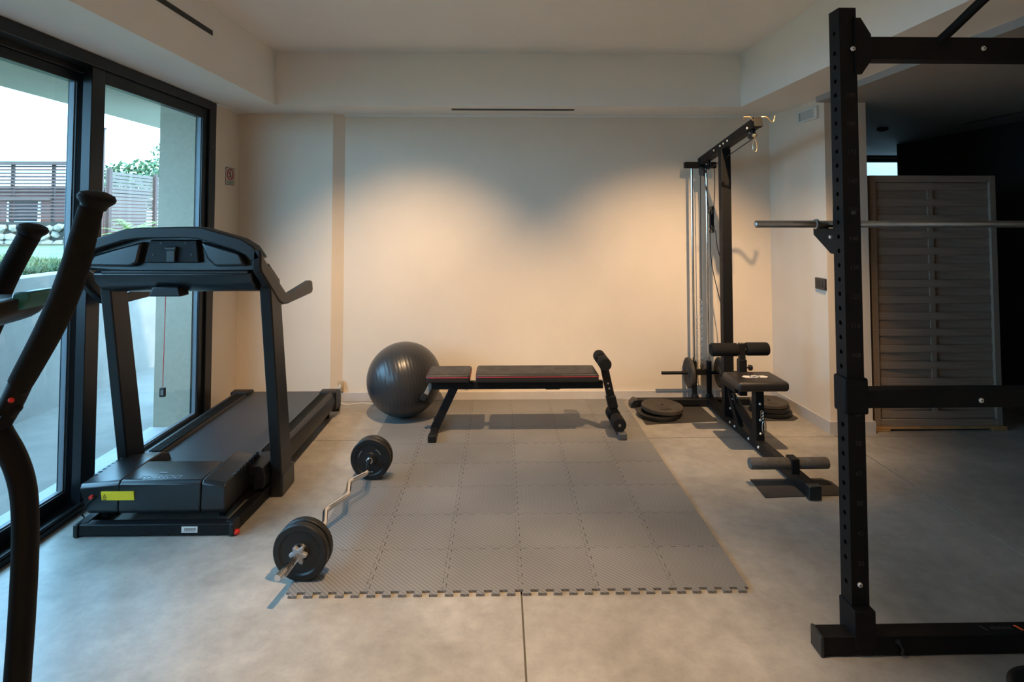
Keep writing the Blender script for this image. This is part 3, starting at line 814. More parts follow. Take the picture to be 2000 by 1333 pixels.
# running deck
obj('deck_board', M().box(-1.90, -1.27, 3.02, 4.36, 0.105, 0.150), BLACK, tm, smooth=False)
bl = M().box(-1.855, -1.318, 2.99, 4.375, 0.150, 0.168)
belt_m = mat('running_belt', (0.028, 0.030, 0.034), 0.36, bump=0.5, bscale=260, spec=0.6)
obj('running_belt', bl, belt_m, tm, bevel=0.006)
railp = [(-0.055, 0.145), (-0.055, 0.168), (-0.045, 0.186), (0.030, 0.192), (0.052, 0.180), (0.060, 0.13), (0.052, 0.075), (0.0, 0.070), (0.0, 0.145)]
for s, xc in ((1, -1.268), (-1, -1.905)):
    poly = [(xc + s * u, v) for u, v in railp]
    r_ = obj('side_rail', M().prism(poly, 'y', 3.02, 4.30), PLASTIC2, tm, bevel=0.004)
    gr = M()
    for k in range(5): gr.box(xc + s * (-0.040 + k * 0.013) - 0.002, xc + s * (-0.040 + k * 0.013) + 0.002, 3.22, 4.26, 0.184, 0.1945)
    obj('grip_strip', gr, RUBBER, r_, smooth=False)
    poly2 = [(4.27, 0.06), (4.27, 0.196), (4.33, 0.200), (4.385, 0.185), (4.405, 0.14), (4.405, 0.05), (4.36, 0.02), (4.34, 0.06)]
    a, b = sorted((xc + s * -0.058, xc + s * 0.066))
    obj('rear_cap', M().prism(poly2, 'x', a, b), PLASTIC2, tm, bevel=0.008, seg=3)
obj('rear_roller', M().cyl((-1.85, 4.375, 0.138), (1, 0, 0), 0.030, 0.53, 20), BLACK, tm)
for xx in (-1.895, -1.28):
    obj('rear_foot', M().cyl((xx, 4.30, 0.0), (0, 0, 1), 0.022, 0.09, 16), RUBBER, tm)
# uprights
for a, b in ((-1.998, -1.945), (-1.207, -1.150)):
    up = M()
    pf = [(3.115, 0.0), (3.255, 0.0), (3.255, 0.05), (2.985, 1.150), (2.838, 1.245)]
    vs = []; k = 0.018 if a > -1.5 else 0.035
    for xx in (a, b):
        for (y, z) in pf: vs.append((xx + k * z / 1.25, y, z))
    n = len(pf)
    up.add(vs, [tuple(range(n)), tuple(range(2 * n - 1, n - 1, -1))] + [(i, (i + 1) % n, n + (i + 1) % n, n + i) for i in range(n)])
    obj('upright', up, PLASTIC2, tm, bevel=0.007, seg=3)
    sh = M().prism([(3.09, 0.0), (3.275, 0.0), (3.26, 0.12), (3.09, 0.12)], 'x', a - 0.006, b + 0.006)
    obj('upright_shoe', sh, PLASTIC, tm, bevel=0.01, seg=3)
# console
con = obj('console_shell', M().prism([(-2.0, 1.215), (-2.0, 1.285), (-1.96, 1.315), (-1.775, 1.378), (-1.43, 1.385), (-1.26, 1.335), (-1.19, 1.285), (-1.180, 1.20), (-1.60, 1.195)], 'y', 2.805, 2.885), PLASTIC, tm, bevel=0.012, seg=3)
def rim(yf, yr):
    out = [(-2.055, 1.255), (-2.035, 1.305), (-1.99, 1.340), (-1.768, 1.413), (-1.70, 1.420), (-1.48, 1.423), (-1.41, 1.420), (-1.225, 1.366), (-1.168, 1.330), (-1.130, 1.275)]
    inn = [(-1.175, 1.258), (-1.205, 1.290), (-1.262, 1.316), (-1.43, 1.366), (-1.50, 1.371), (-1.70, 1.368), (-1.775, 1.358), (-1.965, 1.297), (-2.000, 1.272), (-2.010, 1.252)]
    return M().prism(out + inn, 'y', yf, yr)
obj('console_rim', rim(2.735, 2.815), PLASTIC2, tm, bevel=0.006, seg=3)
# the display housing recess behind the rim
obj('display_housing', M().prism([(-1.672, 1.36), (-1.452, 1.36), (-1.44, 1.25), (-1.70, 1.25)], 'y', 2.775, 2.83), BLACK, con, bevel=0.006)
obj('housing_wing', M().prism([(-1.43, 1.352), (-1.245, 1.300), (-1.215, 1.235), (-1.36, 1.232), (-1.40, 1.27)], 'y', 2.765, 2.83), PLASTIC, con, bevel=0.012, seg=3)
obj('housing_wing', M().prism([(-1.705, 1.352), (-1.93, 1.290), (-1.955, 1.235), (-1.76, 1.232), (-1.725, 1.25)], 'y', 2.765, 2.83), PLASTIC, con, bevel=0.012, seg=3)
for xx, zz in ((-1.62, 1.345), (-1.505, 1.345), (-1.655, 1.29), (-1.475, 1.29)):
    obj('screw', M().cyl((xx, 2.776, zz), (0, -1, 0), 0.005, 0.003, 10), INK, con)
obj('hinge_bracket', M().box(-1.585, -1.545, 2.757, 2.78, 1.255, 1.325).cyl((-1.59, 2.765, 1.318), (1, 0, 0), 0.012, 0.05, 12), INK, con, bevel=0.003)
# lower cross tray between the uprights
tray = [(2.80, 1.215), (2.775, 1.20), (2.79, 1.160), (2.84, 1.115), (2.93, 1.095), (2.97, 1.12), (2.93, 1.215)]
obj('cross_tray', M().prism(tray, 'x', -1.940, -1.192), PLASTIC, tm, bevel=0.008, seg=3)
obj('tray_lip', M().box(-1.90, -1.205, 2.772, 2.80, 1.197, 1.215), PLASTIC2, tm, bevel=0.006)
obj('key_holder', M().prism([(-1.665, 1.135), (-1.545, 1.135), (-1.53, 1.088), (-1.685, 1.088)], 'y', 2.79, 2.87), PLASTIC2, tm, bevel=0.006)
# side arms and handlebars
def arm(x0, x1):
    top = [(2.735, 1.318), (2.775, 1.276), (3.075, 1.068), (3.12, 1.058), (3.47, 1.093), (3.49, 1.085)]
    bot = [(3.50, 1.035), (3.485, 1.016), (3.10, 1.008), (3.03, 1.014), (2.975, 1.035), (2.75, 1.205), (2.735, 1.225)]
    return M().prism(top + bot, 'x', x0, x1)
for x0, x1 in ((-1.172, -1.130), (-2.055, -2.013)):
    obj('handlebar', arm(x0, x1), PLASTIC2, tm, bevel=0.010, seg=3)
kx, ky = -1.607, 2.80
obj('safety_cord', M().tube([(kx, ky, 1.095), (kx - 0.001, ky - 0.002, 0.9), (kx - 0.004, ky, 0.66)], 0.0016, 6), RED, tm, label='thin red safety cord')
kc = M().box(kx - 0.018, kx + 0.010, ky - 0.006, ky + 0.006, 0.612, 0.656)
obj('safety_clip', kc, INK, tm, bevel=0.004)
obj('clip_print', M().box(kx - 0.010, kx + 0.002, ky - 0.0068, ky - 0.0055, 0.622, 0.646), GREYPL, tm, smooth=False)

# ================================================================== ELLIPTICAL TRAINER (mostly outside the frame)
el = root('elliptical_trainer', 'black elliptical cross trainer cut off by the left edge of the picture', 'elliptical', (-1.0, 1.25, 0))
Y1, Y2 = 1.10, 1.40
grip1 = smooth_path([(-0.7745, Y1, 1.482), (-0.788, Y1, 1.425), (-0.800, Y1, 1.375), (-0.818, Y1, 1.318), (-0.843, Y1, 1.258), (-0.868, Y1, 1.207), (-0.895, Y1, 1.155)])
obj('moving_arm_grip', M().tube(grip1, [0.0205 + 0.0035 * math.sin(PI * i / (len(grip1) - 1)) for i in range(len(grip1))], 18), FOAM, el)
def knob(x, y, z, tilt):
    m = M()
    n = len(m.v)
    m.lathe([(0.019, -0.016), (0.022, -0.008), (0.030, 0.0), (0.032, 0.006), (0.028, 0.013), (0.015, 0.018), (0.0, 0.019)], (x, y, z), tilt, 20)
    return m
obj('grip_cap', knob(-0.7655, Y1, 1.494, (0.26, -0.05, 1)), RACKM, el)
low1 = smooth_path([(-0.892, Y1, 1.160), (-0.912, Y1, 1.115), (-0.935, Y1, 1.075)], 5)
obj('arm_sleeve', M().tube(low1, 0.0195, 16), RACKM, el)
lk1 = smooth_path([(-0.948, Y1, 1.100), (-0.930, Y1, 1.062), (-0.905, Y1, 1.020), (-0.887, Y1, 0.972), (-0.879, Y1, 0.915), (-0.877, Y1, 0.826), (-0.880, Y1, 0.70), (-0.884, Y1, 0.60), (-0.888, Y1, 0.40)])
obj('swing_link', M().tube(lk1, 0.0205, 16), RACKM, el)
for (x, z, m_) in ((-0.889, 1.142, RACKM), (-0.899, 1.110, RACKM)):
    obj('bolt_cover', M().sphere((x, Y1 - 0.004, z), 0.0105, 0.012, 0.0105, 12, 8), m_, el)
obj('bolt_cover', M().sphere((-0.8975, Y1 - 0.016, 1.128), 0.0052, 0.006, 0.0052, 12, 8), RED, el, label='red bolt cover')
obj('pivot_pin', M().cyl((-0.945, Y1 - 0.012, 1.078), (0.85, -0.1, 0.25), 0.013, 0.042, 14), RACKM, el)
grip2 = smooth_path([(-1.130, Y2, 1.420), (-1.155, Y2, 1.372), (-1.182, Y2, 1.315), (-1.200, Y2, 1.268), (-1.208, Y2, 1.22), (-1.250, Y2, 1.12)])
obj('moving_arm_grip', M().tube(grip2, 0.0235, 18), FOAM, el)
obj('grip_cap', knob(-1.124, Y2, 1.430, (0.30, -0.05, 1)), RACKM, el)
obj('swing_link', M().tube(smooth_path([(-1.248, Y2, 1.13), (-1.30, Y2, 1.0), (-1.335, Y2, 0.7), (-1.34, Y2, 0.40)]), 0.0205, 16), RACKM, el)
# console: boat shaped, teal edged
yc = 1.25
cs = M()
CX = -0.012
secs = [(-0.975, 0.012, 1.302, 1.290), (-0.990, 0.045, 1.300, 1.262), (-1.03, 0.085, 1.293, 1.240), (-1.08, 0.105, 1.284, 1.226), (-1.15, 0.11, 1.272, 1.216), (-1.22, 0.09, 1.258, 1.214), (-1.26, 0.05, 1.248, 1.225)]
for i, (x, hw, zt, zb) in enumerate(secs):
    x += CX
    for t in range(14):
        w = 2 * PI * t / 14
        zc = (zt + zb) / 2; hh = (zt - zb) / 2
        sgn = math.sin(w)
        cs.v.append((x, yc + hw * math.cos(w), zc + hh * (abs(sgn) ** 0.6) * (1 if sgn > 0 else -1)))
for i in range(len(secs) - 1):
    for t in range(14): cs.f.append([i * 14 + t, i * 14 + (t + 1) % 14, (i + 1) * 14 + (t + 1) % 14, (i + 1) * 14 + t])
cs.f.append(list(range(14))); cs.f.append(list(range((len(secs) - 1) * 14, len(secs) * 14)))
ec = obj('console', cs, PLASTIC2, el)
obj('teal_trim', M().prism([(-0.978, 1.309), (-1.012, 1.307), (-1.020, 1.274), (-0.996, 1.270), (-0.979, 1.290)], 'y', yc - 0.035, yc + 0.050), TEAL, ec, bevel=0.004, label='teal console edge')
obj('display', M().box(-1.17, -1.04, yc - 0.06, yc + 0.06, 1.285, 1.292), INK, ec, bevel=0.003)
obj('mast', M().tube([(-1.17, yc, 1.23), (-1.30, yc, 1.05), (-1.36, yc, 0.5), (-1.38, yc, 0.12)], 0.032, 16), RACKM, el)
obj('pivot_axle', M().cyl((-1.30, 1.07, 1.05), (0, 1, 0), 0.014, 0.36, 14).bar((-1.31, 1.10, 1.05), (-0.955, 1.10, 1.085), 0.012, 0.03), RACKM, el)
obj('flywheel_housing', M().lathe([(0.0, -0.07), (0.20, -0.07), (0.25, -0.04), (0.25, 0.04), (0.20, 0.07), (0.0, 0.07)], (-1.42, yc, 0.36), (0, 1, 0), 36), RUBBER, el)
obj('base', M().box(-1.72, -1.66, 0.98, 1.52, 0.0, 0.05).box(-1.70, -0.25, yc - 0.03, yc + 0.03, 0.03, 0.09).box(-0.28, -0.22, 0.98, 1.52, 0.0, 0.05), RACKM, el, bevel=0.005)
for yy, x0, z0 in ((Y1, -0.888, 0.40), (Y2, -1.34, 0.40)):
    obj('pedal_bar', M().tube([(x0, yy, z0), (-0.70, yy, 0.24), (-0.35, yy, 0.20)], 0.018, 12), RACKM, el)
    obj('pedal', M().box(-0.72, -0.36, yy - 0.065, yy + 0.065, 0.25, 0.275).box(-0.72, -0.70, yy - 0.065, yy + 0.065, 0.27, 0.30), RUBBER, el, bevel=0.006)

# ================================================================== EXERCISE BALL
br = 0.272
b = root('exercise_ball', 'large dark grey exercise ball against the back wall left of the bench', 'ball', (-0.711, 4.30, FZ))
bm_ = M().sphere((0, 0, 0), br, br, br * 0.985, 64, 40)
me = build_mesh('skin', bm_, BALL, (0, 0, 0))
o = bpy.data.objects.new('skin', me); COL.objects.link(o); finish(o, me, 0, True)
o.location = (-0.711, 4.30, FZ + br * 0.985 + 0.0005); o.parent = b; o.matrix_parent_inverse = Matrix.Translation(-WL[b.name]); WL[o.name] = Vector(o.location)
obj('valve_plug', M().cyl((-0.711 - 0.1, 4.30 + 0.253, FZ + br), (-0.36, 0.93, 0), 0.008, 0.004, 14), INK, b)

# ================================================================== WEIGHT BENCH
wb = root('weight_bench', 'black flat weight bench with red piping in front of the back wall', 'bench', (0.15, 3.97, FZ))
yc = 3.965
def pad(x0, x1, y0, y1, z0, z1, name, skew=0.0):
    p = obj(name, M().box(x0, x1, y0, y1, z0, z1), LEATHER, wb, bevel=0.016, seg=4)
    r_ = 0.022; pts = []
    for (cx_, cy_, a0) in ((x1 - r_, y1 - r_, 0), (x0 + r_, y1 - r_, 90), (x0 + r_, y0 + r_, 180), (x1 - r_, y0 + r_, 270)):
        for k in range(5):
            w = R(a0 + k * 22.5); pts.append((cx_ + (r_ + 0.0005) * math.cos(w), cy_ + (r_ + 0.0005) * math.sin(w), z1 - 0.018))
    obj('piping', M().tube(pts, 0.0028, 6, closed=True), REDPIPE, p, label='red piping')
    return p
pad(-0.493, -0.202, 3.84, 4.09, 0.374, 0.428, 'seat_pad')
pad(-0.165, 0.655, 3.84, 4.09, 0.374, 0.430, 'back_pad')
obj('main_beam', M().box(-0.470, 0.700, yc - 0.022, yc + 0.022, 0.303, 0.353), BLACK, wb, bevel=0.004)
pb = M()
for xx in (-0.44, -0.24, -0.12, 0.52):
    pb.box(xx - 0.018, xx + 0.018, yc - 0.07, yc + 0.07, 0.352, 0.375)
obj('pad_bracket', pb, BLACK, wb, bevel=0.002)
obj('adjuster_sleeve', M().box(0.305, 0.405, yc - 0.026, yc + 0.026, 0.300, 0.372), BLACK, wb, bevel=0.004)
obj('leg', M().bar((-0.315, yc, 0.315), (-0.452, yc, 0.030), 0.056, 0.050, (0, 1, 0)), BLACK, wb, bevel=0.004)
obj('foot_bar', M().box(-0.468, -0.424, 3.790, 4.14, FZ, FZ + 0.042), BLACK, wb, bevel=0.004)
obj('foot_cap', M().box(-0.472, -0.420, 3.775, 3.83, FZ, FZ + 0.046), RUBBER, wb, bevel=0.006)
obj('foot_cap', M().box(-0.472, -0.420, 4.10, 4.155, FZ, FZ + 0.046), RUBBER, wb, bevel=0.006)
lt = M()
q = Vector((-0.452 + 0.315, 0, 0.030 - 0.315)).normalized()
for k in range(9):
    t = 0.36 + k * 0.05
    p = Vector((-0.315, yc - 0.0215, 0.315)).lerp(Vector((-0.452, yc - 0.0215, 0.030)), t)
    lt.bar(p + Vector((-0.020, 0, 0.006)), p + Vector((-0.012, 0, 0.002)), 0.0012, 0.009 if k % 3 else 0.006, (0, 0, 1))
obj('leg_print', lt, WHITEINK, wb, smooth=False, label='small white print')
obj('spring_ring', M().tube([(-0.232 + 0.010 * math.cos(2 * PI * k / 12), yc, 0.302 + 0.010 * math.sin(2 * PI * k / 12)) for k in range(12)], 0.0022, 6, closed=True), STEEL, wb)
gh = M().bar((-0.472, yc, 0.335), (-0.520, yc - 0.02, 0.245), 0.03, 0.018, (0, 1, 0))
obj('folding_support', gh, GREYPL, wb, bevel=0.003)
obj('support_cap', M().bar((-0.510, yc - 0.012, 0.275), (-0.528, yc - 0.022, 0.230), 0.036, 0.026, (0, 1, 0)), RUBBER, wb, bevel=0.005)
obj('roller_post', M().bar((0.694, yc, 0.520), (0.800, yc, 0.030), 0.052, 0.044, (0, 1, 0)), BLACK, wb, bevel=0.004)
rpv = Vector((0.106, 0, -0.49))
for t in (0.37, 0.44):
    p = Vector((0.694, yc - 0.021, 0.520)) + rpv * t
    obj('adjusting_hole', M().cyl(p, (0, -1, 0), 0.007, 0.0015, 12), GREYPL, wb)
obj('roller_sleeve', M().bar((0.752, yc, 0.250), (0.770, yc, 0.170), 0.064, 0.054, (0, 1, 0)), BLACK, wb, bevel=0.004)
obj('roller_axle', M().cyl((0.697, 3.84, 0.490), (0, 1, 0), 0.010, 0.28, 12), STEEL, wb)
obj('roller_axle', M().cyl((0.786, 3.82, 0.098), (0, 1, 0), 0.010, 0.30, 12), STEEL, wb)
def roller(name, x, y0, y1, z, r, parent, m_=FOAM):
    return obj(name, M().lathe([(r * 0.35, 0), (r * 0.9, 0.001), (r, 0.010), (r, (y1 - y0) - 0.010), (r * 0.9, (y1 - y0) - 0.001), (r * 0.35, y1 - y0)], (x, y0, z), (0, 1, 0), 24), m_, parent)
roller('foam_roller', 0.697, 3.835, 3.940, 0.490, 0.042, wb)
roller('foam_roller', 0.697, 3.990, 4.105, 0.490, 0.042, wb)
roller('foam_roller', 0.786, 3.822, 3.940, 0.098, 0.046, wb)
roller('foam_roller', 0.786, 3.990, 4.105, 0.098, 0.046, wb)
obj('foot_bar', M().box(0.780, 0.824, 3.81, 4.13, FZ, FZ + 0.038), BLACK, wb, bevel=0.004)
obj('foot_cap', M().box(0.776, 0.829, 3.795, 3.85, FZ, FZ + 0.044), mat('dark_grey_cap', (0.07, 0.07, 0.07), 0.5), wb, bevel=0.006)
obj('foot_cap', M().box(0.776, 0.829, 4.09, 4.145, FZ, FZ + 0.044), mat('dark_grey_cap', (0.07, 0.07, 0.07), 0.5), wb, bevel=0.006)

# ================================================================== CURL BARBELL
def plate_profile(r, t, bore):
    return [(bore, -t * 0.5), (r * 0.30, -t * 0.5), (r * 0.33, -t * 0.32), (r * 0.72, -t * 0.32), (r * 0.78, -t * 0.5), (r * 0.96, -t * 0.5), (r, -t * 0.36),
            (r, t * 0.36), (r * 0.96, t * 0.5), (r * 0.78, t * 0.5), (r * 0.72, t * 0.32), (r * 0.33, t * 0.32), (r * 0.30, t * 0.5), (bore, t * 0.5), (bore, -t * 0.5)]
bz = FZ + 0.1125
cb = root('curl_barbell', 'chrome zigzag curl barbell with black plates lying on the mat edge', 'barbell', (-0.76, 2.85, FZ))
pts = [(-0.831, 2.205), (-0.806, 2.36), (-0.768, 2.575), (-0.800, 2.690), (-0.738, 2.845), (-0.766, 2.975), (-0.704, 3.085), (-0.726, 3.215), (-0.715, 3.30), (-0.700, 3.45)]
hz = [0, 0, 0, 0.006, 0.0, 0.006, 0.0, 0.004, 0, 0]
P3 = [Vector((x, y, bz + h_)) for (x, y), h_ in zip(pts, hz)]
path = [P3[0]]
for i in range(1, len(P3) - 1):
    a = P3[i - 1]; c = P3[i]; d_ = P3[i + 1]; rr = 0.026
    s_ = c + (a - c).normalized() * rr; e_ = c + (d_ - c).normalized() * rr
    for k in range(6):
        t = k / 5; path.append(s_ * (1 - t) ** 2 + c * 2 * t * (1 - t) + e_ * t * t)
path.append(P3[-1])
obj('bar', M().tube(path, 0.0125, 18), CHROME, cb, label='chrome zigzag bar')
ax = Vector((0.088, 1.0, 0)).normalized()
def on_axis(base, d): return Vector((base[0], base[1], bz)) + ax * d
near = (-0.8005, 2.395); far = (-0.7225, 3.280)
thr = M()
for k in range(14): thr.tube([on_axis(near, -0.185 + k * 0.010) + (ax.cross(Vector((0, 0, 1))) * math.cos(w) + Vector((0, 0, 1)) * math.sin(w)) * 0.0124 for w in [2 * PI * j / 14 for j in range(14)]], 0.0006, 4, closed=True)
obj('screw_thread', thr, CHROME, cb)
for base, ds, lab in ((near, (-0.018, 0.022), 'near'), (far, (-0.012, 0.026), 'far')):
    for d in ds:
        obj('weight_plate', M().lathe(plate_profile(0.1125, 0.030, 0.0135), on_axis(base, d), ax, 48), IRON, cb)
def star(base, d, th):
    poly = []
    u = ax.cross(Vector((0, 0, 1))).normalized(); v = Vector((0, 0, 1))
    for k in range(48):
        w = 2 * PI * k / 48; r_ = 0.0300 + 0.0070 * math.cos(6 * w)
        poly.append((w, r_))
    m = M(); c0 = on_axis(base, d); c1 = on_axis(base, d + th)
    vs = [c0 + (u * math.cos(w) + v * math.sin(w)) * r_ for w, r_ in poly] + [c1 + (u * math.cos(w) + v * math.sin(w)) * r_ for w, r_ in poly]
    n = 48
    return m.add(vs, [tuple(range(n)), tuple(range(2 * n - 1, n - 1, -1))] + [(i, (i + 1) % n, n + (i + 1) % n, n + i) for i in range(n)])
obj('star_collar', star(near, -0.052, 0.018), mat('matt_zinc', (0.30, 0.31, 0.33), 0.55, metal=0.5), cb, bevel=0.002, label='grey star collar')
obj('star_collar', star(far, 0.042, 0.018), STEEL, cb, bevel=0.002)
for base, d in ((near, 0.040), (far, -0.034)):
    obj('inner_collar', M().lathe([(0.013, -0.008), (0.019, -0.006), (0.019, 0.004), (0.013, 0.006)], on_axis(base, d), ax, 20), CHROME, cb)
pr = M()
u = ax.cross(Vector((0, 0, 1))).normalized(); v = Vector((0, 0, 1))
for k in range(12):
    for w0 in (0.5, 2.4, 4.4):
        w = w0 + k * 0.05
        c0 = on_axis(far, -0.0275) + (u * math.cos(w) + v * math.sin(w)) * 0.066
        pr.bar(c0, c0 - ax * 0.0012, 0.002, 0.006)
obj('plate_print', pr, GREYPL, cb, smooth=False)

# ================================================================== LAT PULLDOWN MACHINE
lm = root('pulldown_machine', 'black cable lat pulldown tower with seat in the right corner', 'exercise machine', (1.6, 3.8, 0))
ax_ = 1.605
obj('floor_beam', M().box(ax_ - 0.005, ax_ + 0.055, 3.00, 4.50, 0.014, 0.072), BLACK, lm, bevel=0.004)
obj('beam_end_cap', M().box(ax_ - 0.008, ax_ + 0.058, 2.990, 3.03, 0.003, 0.075), PLASTIC, lm, bevel=0.005)
obj('rear_foot_bar', M().box(1.04, 2.14, 4.475, 4.535, 0.012, 0.060), BLACK, lm, bevel=0.004)
for a, b_ in ((1.005, 1.06), (2.13, 2.185)):
    obj('foot_bar_cap', M().prism([(a, 0.002), (b_, 0.002), (b_, 0.062), (a + (0.03 if a < 1.5 else 0), 0.066), (a, 0.035)], 'y', 4.462, 4.548), PLASTIC, lm, bevel=0.005)
ps = M().box(ax_ - 0.030, ax_ + 0.040, 4.055, 4.115, 0.07, 1.965)
obj('main_post', ps, BLACK, lm, bevel=0.004)
obj('post_gusset', M().prism([(3.86, 0.074), (4.06, 0.30), (4.06, 0.24), (3.93, 0.074)], 'x', ax_ - 0.012, ax_ + 0.022), BLACK, lm, bevel=0.002)
# boom
obj('boom', M().bar((ax_, 4.555, 1.915), (ax_, 3.545, 2.065), 0.05, 0.062), BLACK, lm, bevel=0.004)
obj('boom_end_cap', M().bar((ax_, 3.555, 2.063), (ax_, 3.525, 2.068), 0.054, 0.066), RACKM, lm, bevel=0.004)
obj('top_crossbar', M().box(1.470, 1.720, 4.525, 4.575, 1.866, 1.916), BLACK, lm, bevel=0.004)
for t, zz in ((0.47, 0.0), (0.53, 0.0), (0.35, 0.0), (0.92, -0.012), (0.60, 0.0)):
    p = Vector((ax_ - 0.026, 4.555, 1.915)).lerp(Vector((ax_ - 0.026, 3.545, 2.065)), t)
    obj('bolt', M().lathe([(0.008, 0), (0.008, 0.004), (0.004, 0.007)], (p.x, p.y, p.z + zz), (-1, 0, 0), 12), BOLT, lm)
# bar rest hooks at the tip
hk = smooth_path([(ax_ - 0.055, 3.60, 2.105), (ax_ - 0.072, 3.555, 2.100), (ax_ - 0.040, 3.545, 2.085), (ax_ - 0.02, 3.54, 2.092)], 4)
obj('rest_hook', M().tube([(ax_ - 0.065, 3.575, 2.088), (ax_ - 0.080, 3.545, 2.100), (ax_ - 0.045, 3.535, 2.098), (ax_ - 0.025, 3.54, 2.075)], 0.0045, 8), GOLD, lm)
obj('rest_hook', M().tube(smooth_path([(ax_ + 0.025, 3.54, 2.098), (ax_ + 0.055, 3.535, 2.098), (ax_ + 0.085, 3.53, 2.068), (ax_ + 0.098, 3.53, 2.070), (ax_ + 0.108, 3.53, 2.105)], 4), 0.0045, 8), GOLD, lm)
def pulley(x, y, z, r):
    p = obj('pulley', M().lathe([(0.004, -0.009), (r, -0.009), (r, -0.006), (r * 0.82, 0), (r, 0.006), (r, 0.009), (0.004, 0.009)], (x, y, z), (1, 0, 0), 24), PLASTIC, lm)
    obj('pulley_bolt', M().cyl((x - 0.016, y, z), (1, 0, 0), 0.006, 0.032, 10), BOLT, p)
    return p
pulley(ax_, 3.625, 2.012, 0.042)
pulley(ax_, 4.40, 1.885, 0.042)
obj('pulley', M().lathe([(0.004, -0.010), (0.040, -0.010), (0.034, 0), (0.040, 0.010), (0.004, 0.010)], (1.585, 4.47, 1.835), (1, 0.15, 0), 24), PLASTIC, lm)
# snap hook at the front
obj('cable_ball', M().sphere((ax_ + 0.002, 3.583, 1.992), 0.016, n=14, m=10), GOLD, lm)
cz = 1.925; car = []
for k in range(24):
    w = 2 * PI * k / 24
    wd_ = 0.0095 + 0.006 * (0.5 - 0.5 * math.sin(w)) if True else 0
    car.append((ax_ + 0.003 + wd_ * math.cos(w), 3.583, cz + 0.040 * math.sin(w)))
obj('snap_hook', M().tube(car, 0.0028, 6, closed=True), GOLD, lm, label='brass coloured snap hook')
# guide rods and sleeves
for xx in (1.527, 1.645):
    obj('guide_rod', M().cyl((xx, 4.545, 0.10), (0, 0, 1), 0.0105, 1.78, 16), CHROME, lm)
    obj('rod_sleeve', M().cyl((xx, 4.545, 0.085), (0, 0, 1), 0.020, 0.255, 16), BLACK, lm)
    obj('rod_foot', M().lathe([(0.030, 0), (0.030, 0.012), (0.022, 0.030)], (xx, 4.535, 0.055), (0, 0, 1), 18), BLACK, lm)
# weight carriage
obj('carriage', M().box(1.535, 1.640, 4.530, 4.560, 0.232, 0.275), BLACK, lm, bevel=0.003)
obj('loading_pin', M().cyl((1.268, 4.545, 0.247), (1, 0, 0), 0.0125, 0.68, 16), BLACK, lm)
obj('carriage_eye', M().tube([(1.588, 4.545 , 0.275), (1.578, 4.545, 0.30), (1.588, 4.545, 0.325), (1.598, 4.545, 0.30), (1.588, 4.545, 0.275)], 0.004, 8), BLACK, lm)
# chain
lk_src = None
zz = 0.325
k = 0
while zz < 0.80:
    pts_ = []
    for j in range(12):
        w = 2 * PI * j / 12
        a = 0.0085 * math.cos(w); hgt = 0.016 * math.sin(w)
        pts_.append((1.588 + (a if k % 2 == 0 else a * 0.35), 4.540 + (0 if k % 2 == 0 else a * 0.9), zz + 0.012 + hgt))
    obj('chain_link', M().tube(pts_, 0.0024, 5, closed=True), STEEL, lm)
    zz += 0.0235; k += 1
obj('cable', M().tube([(1.588, 4.540, zz), (1.585, 4.512, 1.83)], 0.0032, 8), RUBBER, lm)
obj('cable', M().tube(smooth_path([(ax_, 4.50, 1.876), (ax_ + 0.005, 4.43, 1.60), (ax_ + 0.008, 4.42, 1.50)]), 0.0032, 8), RUBBER, lm)
obj('cable', M().tube([(ax_, 4.40, 1.842), (ax_, 3.625, 1.968)], 0.0032, 8), RUBBER, lm)
# floating double pulley
dbx, dby = 1.640, 4.43
obj('pulley_bracket', M().bar((dbx, dby, 1.535), (dbx, dby, 1.375), 0.030, 0.022, (0, 1, 0)), BLACK, lm, bevel=0.003)
obj('float_pulley', M().lathe([(0.004, -0.010), (0.036, -0.010), (0.030, 0), (0.036, 0.010), (0.004, 0.010)], (dbx, dby, 1.525), (1, 0, 0), 20), PLASTIC, lm)
obj('float_pulley', M().lathe([(0.004, -0.010), (0.036, -0.010), (0.030, 0), (0.036, 0.010), (0.004, 0.010)], (dbx, dby, 1.385), (1, 0, 0), 20), PLASTIC, lm)
for zc_ in (1.525, 1.385):
    obj('bolt', M().cyl((dbx - 0.016, dby, zc_), (-1, 0, 0), 0.007, 0.004, 10), BOLT, lm)
obj('cable', M().tube(smooth_path([(dbx + 0.014, 4.42, 1.545), (dbx + 0.016, 4.40, 1.72), (dbx + 0.012, 4.40, 1.87)]), 0.0032, 8), RUBBER, lm)
obj('cable', M().tube(smooth_path([(dbx + 0.018, 4.40, 1.37), (dbx + 0.020, 4.36, 1.22), (dbx + 0.060, 4.25, 0.95), (dbx + 0.02, 4.12, 0.70), (dbx - 0.01, 4.06, 0.42)]), 0.0032, 8), RUBBER, lm)
obj('cable', M().tube(smooth_path([(dbx - 0.022, 4.41, 1.37), (dbx - 0.028, 4.36, 1.10), (dbx + 0.01, 4.22, 0.70), (dbx + 0.01, 4.12, 0.35)]), 0.0032, 8), RUBBER, lm)
pulley(ax_ + 0.008, 3.985, 0.215, 0.042)
